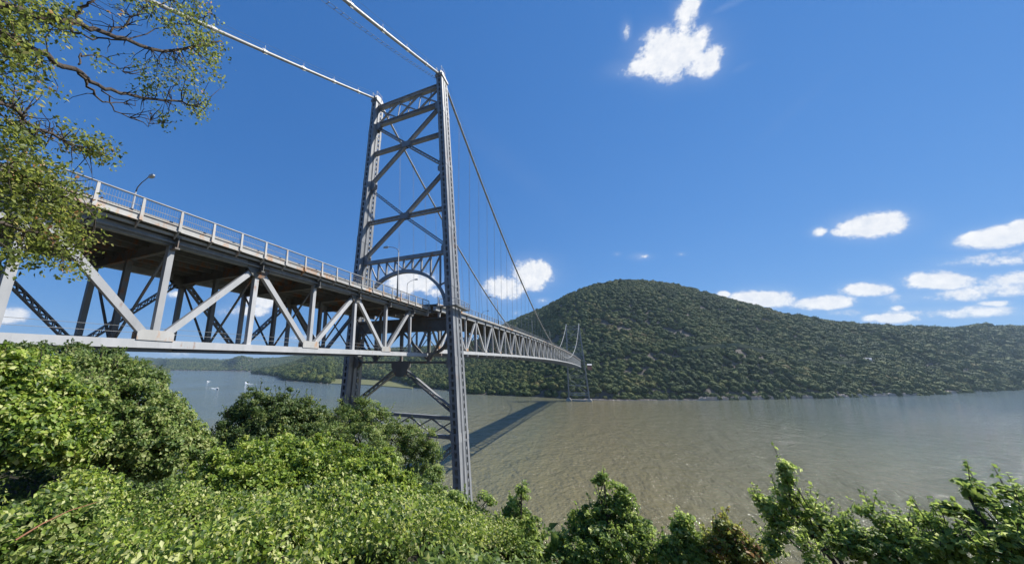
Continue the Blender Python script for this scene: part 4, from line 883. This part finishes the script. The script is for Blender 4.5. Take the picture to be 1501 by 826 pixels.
plant('shrub', 'low olive-green shrub right of the tall airy sapling', 'bush', B((1240, 772, 6.5, 10), (1270, 752, 6.5, 9), (1290, 765, 6.5, 12), (1255, 795, 6.5, 16), (1300, 790, 6.5, 16), (1335, 780, 6.5, 16), (1240, 815, 6.3, 18), (1290, 815, 6.3, 22), (1340, 810, 6.3, 22), (1352, 760, 6.5, 8)), (39.6, -54.4), 330, 18, .085, .052, ML['young'], .5, .025, nsh=60, **K)
plant('shrub', 'loose blurred branches of leaves in the lower right corner over the water', 'bush', B((1410, 708, 5, 5), (1425, 722, 5, 6), (1385, 738, 5, 6), (1400, 752, 5, 8), (1445, 735, 5, 8), (1475, 722, 5, 7), (1500, 728, 5, 7), (1430, 765, 5, 11), (1480, 758, 5, 7), (1370, 775, 5, 11), (1460, 795, 4.8, 16), (1410, 800, 4.8, 20), (1500, 795, 4.6, 18), (1370, 812, 4.8, 20), (1465, 822, 4.5, 20), (1530, 770, 4.8, 20)), (39.6, -56.3), 330, 16, .06, .05, ML['young'], .48, .02, nsh=60, tvar=.4, gap=-.12, shl=.2)
# ground cover of vines and low shrubs
def cover(name, label, x0, x1, y0, y1, nclump, per, h, lsize, m, tint, tvar=.28, far=99):
    g = RNG; X = g.uniform(x0, x1, nclump); Y = g.uniform(y0, y1, nclump)
    hh = h+vnoise(X, Y, 2.3, 8)*.6+vnoise(X, Y, .8, 9)*.6+vnoise(X, Y, .35, 12)*.3
    D_ = np.hypot(X-CAM[0], Y-CAM[1]); keep = (D_ > 3.0) & ((D_ < far) | (X > 31.5)) & (vnoise(X, Y, .5, 15)+.4*vnoise(X, Y, .22, 16) > -.1); X, Y, hh = X[keep], Y[keep], hh[keep]; n0 = len(X)
    P = np.stack([X, Y, gz(X, Y)+hh], 1); ci = np.repeat(np.arange(n0), per); n = len(ci)
    off = unit(g.normal(size=(n, 3)))*g.uniform(.05, 1, (n, 1))**.6*np.array([.17, .17, .15]); L = P[ci]+off
    L[:, 2] -= g.uniform(0, 1, n)**3*.35
    nn = unit(off*1.5+np.array([.15, -.1, .6])+g.normal(size=(n, 3))*.75); ct = g.normal(size=n0)*tvar*.6
    me = leaf_mesh(name, L, nn, lsize*g.uniform(.55, 1.3, n), m, tint+ct[ci]+g.normal(size=n)*tvar*.6); ob = link(bpy.data.objects.new(name, me)); return setp(ob, kind='stuff', label=label, category='ground cover')
cover('ground_cover', 'bright tangle of vines and low leaves filling the lower left foreground', 22, 33.6, -61, -51.5, 17000, 15, .85, .05, ML['bright'], .5, .6, 7.2)
cover('ground_cover', 'shaded low leaves on the slope below the saplings along the bottom edge', 33.6, 43, -58.5, -50, 2600, 18, .45, .085, ML['mid'], .5)
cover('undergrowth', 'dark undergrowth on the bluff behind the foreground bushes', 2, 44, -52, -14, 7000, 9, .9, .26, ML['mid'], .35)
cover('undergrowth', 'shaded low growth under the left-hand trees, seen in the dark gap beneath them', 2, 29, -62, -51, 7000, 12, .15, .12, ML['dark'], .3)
# ------------------------------------------------------------------ overhanging tree, upper left
def overhang():
    base = at(-260, 560, 7.0); base = np.array([base[0], base[1], float(gz(base[0], base[1]))-.2])
    t = thing('oak_tree', 'tree leaning in from the left edge, its thin-leaved branches spread over the sky', 'tree', base)
    top = at(-230, -150, 7.5); b = MB(); b.tube([base, base*.5+top*.5+np.array([.2, .1, 0]), top], [.26, .2, .1], 12); b.obj('trunk', MBARK, t, smooth=True)
    g = np.random.default_rng(21)
    # limbs: surveyed bearing points with distances, thickness in metres
    LIMBS = [([(-160, -30, 6.6), (0, 8, 6.8), (60, 25, 7), (110, 33, 7.1), (160, 50, 7.3), (240, 76, 7.6), (300, 66, 7.9), (322, 60, 8)], .06),
             ([(-160, 0, 6.4), (0, 45, 6.6), (35, 63, 6.8), (75, 85, 6.9), (115, 106, 7.1), (150, 128, 7.3), (200, 143, 7.6), (262, 148, 7.8), (300, 160, 8)], .055),
             ([(115, 106, 7.1), (135, 130, 7.2), (150, 148, 7.3), (185, 152, 7.5)], .025), ([(110, 33, 7.1), (118, 15, 7.0), (140, 0, 6.9), (200, -50, 6.8)], .03),
             ([(35, 63, 6.8), (20, 70, 6.7), (60, 86, 6.9)], .02), ([(115, 95, 7.1), (120, 80, 7.2), (150, 84, 7.3), (180, 105, 7.5)], .014),
             ([(-160, 120, 6.4), (0, 150, 6.6), (60, 190, 7), (110, 215, 7.3), (155, 225, 7.6)], .035), ([(-160, 230, 6.4), (0, 245, 6.6), (60, 265, 6.9), (110, 290, 7.3), (140, 320, 7.6)], .03),
             ([(-160, 270, 6.2), (0, 330, 6.5), (50, 340, 6.8), (95, 365, 7.2), (120, 385, 7.5)], .025), ([(60, 25, 7), (120, 55, 7.3), (170, 60, 7.4), (250, 40, 7.6), (310, 20, 7.8)], .018),
             ([(160, 50, 7.3), (200, 20, 7.4), (260, -5, 7.6), (320, -25, 7.8)], .016), ([(150, 128, 7.3), (170, 165, 7.4), (215, 180, 7.7), (240, 180, 7.8)], .014)]
    starts = []
    for pl, r in LIMBS:
        P = np.array([at(*q) for q in pl]); n = len(P); u = np.linspace(0, n-1, n*4); Q = np.stack([np.interp(u, np.arange(n), P[:, k]) for k in range(3)], 1); Q[1:-1] += g.normal(size=(len(Q)-2, 3))*.022
        b = MB(); b.tube(Q, np.linspace(r, r*.25, len(Q)), 7); b.obj('limb', MBARK, t, smooth=True)
        starts += [q for q in Q if True]
    starts = np.array(starts)
    # leaf sprays: regions (x, y, rx, ry, D, count)
    REG = [(30, 20, 70, 40, 7, 120), (110, 20, 60, 34, 7.1, 90), (200, 22, 60, 34, 7.4, 100), (275, 30, 46, 34, 7.7, 110), (300, 90, 32, 40, 7.9, 90), (250, 110, 44, 32, 7.7, 120), (215, 150, 44, 28, 7.6, 90), (290, 150, 22, 22, 7.9, 45), (240, 175, 26, 14, 7.7, 30), (180, 90, 40, 24, 7.4, 40),
           (20, 110, 46, 50, 6.8, 130), (50, 160, 50, 40, 7, 110), (100, 205, 48, 28, 7.2, 130), (145, 225, 24, 18, 7.5, 45), (40, 215, 54, 34, 6.9, 140), (90, 255, 54, 22, 7.2, 110), (30, 270, 50, 34, 6.9, 140), (100, 300, 44, 30, 7.3, 130), (50, 325, 60, 30, 7, 130), (110, 350, 34, 26, 7.4, 90), (60, 370, 50, 20, 7.1, 70), (105, 390, 26, 14, 7.4, 30), (20, 375, 20, 28, 6.8, 30), (10, 60, 40, 40, 6.8, 60)]
    C = []; b = MB(); nt_ = 0
    for (x, y, rx, ry, D, cnt) in REG:
        for _ in range(int(cnt*(.75 if y < 195 else .48))):
            a = g.uniform(0, 2*math.pi); q = g.uniform(0, 1)**.6
            c = at(x+rx*q*math.cos(a), y+ry*q*math.sin(a), D+g.normal()*.3); C.append(c)
            if g.uniform() < .38:
                s = starts[np.argmin(np.sum((starts-c)**2, 1))]
                if np.linalg.norm(s-c) < 2.0: branch_tube(b, s, c, .009, .003, 4, .1, g, 4)
    b.obj('twigs', MBARK, t, kind='stuff')
    C = np.array(C); kp = vnoise(C[:, 0]+C[:, 2]*.6, C[:, 1]+C[:, 2]*.8, .55, 3)+.6*vnoise(C[:, 0]-C[:, 2], C[:, 1]+C[:, 2], .24, 5) > -.08; C = C[kp]; per = 15; ci = np.repeat(np.arange(len(C)), per); n = len(ci); off = g.normal(size=(n, 3))*np.array([.095, .095, .07])
    ct = g.normal(size=len(C))*.16; ti = .5+ct[ci]+g.normal(size=n)*.18
    me = leaf_mesh('foliage', C[ci]+off, unit(g.normal(size=(n, 3))*.8+np.array([.2, .1, .6])), .062*g.uniform(.6, 1.35, n), ML['canopy'], ti, .62)
    link(bpy.data.objects.new('foliage', me), t, Matrix.Identity(4))['kind'] = 'stuff'
overhang()
# reddish dead vine stems in the undergrowth
for k, (pts, lab) in enumerate([([(20, 800, 4.3), (60, 775, 4.5), (100, 755, 4.8), (140, 742, 5.2)], 'reddish dead vine stem slanting through the leaves at lower left')]):
    b = MB(); P = np.array([at(*q) for q in pts]); P[:, 2] += .04; b.tube(P, np.linspace(.007, .003, len(P)), 6); b.obj('dead_vine', MBARKR, None, label=lab, category='dead vine', origin=tuple(P[0]))
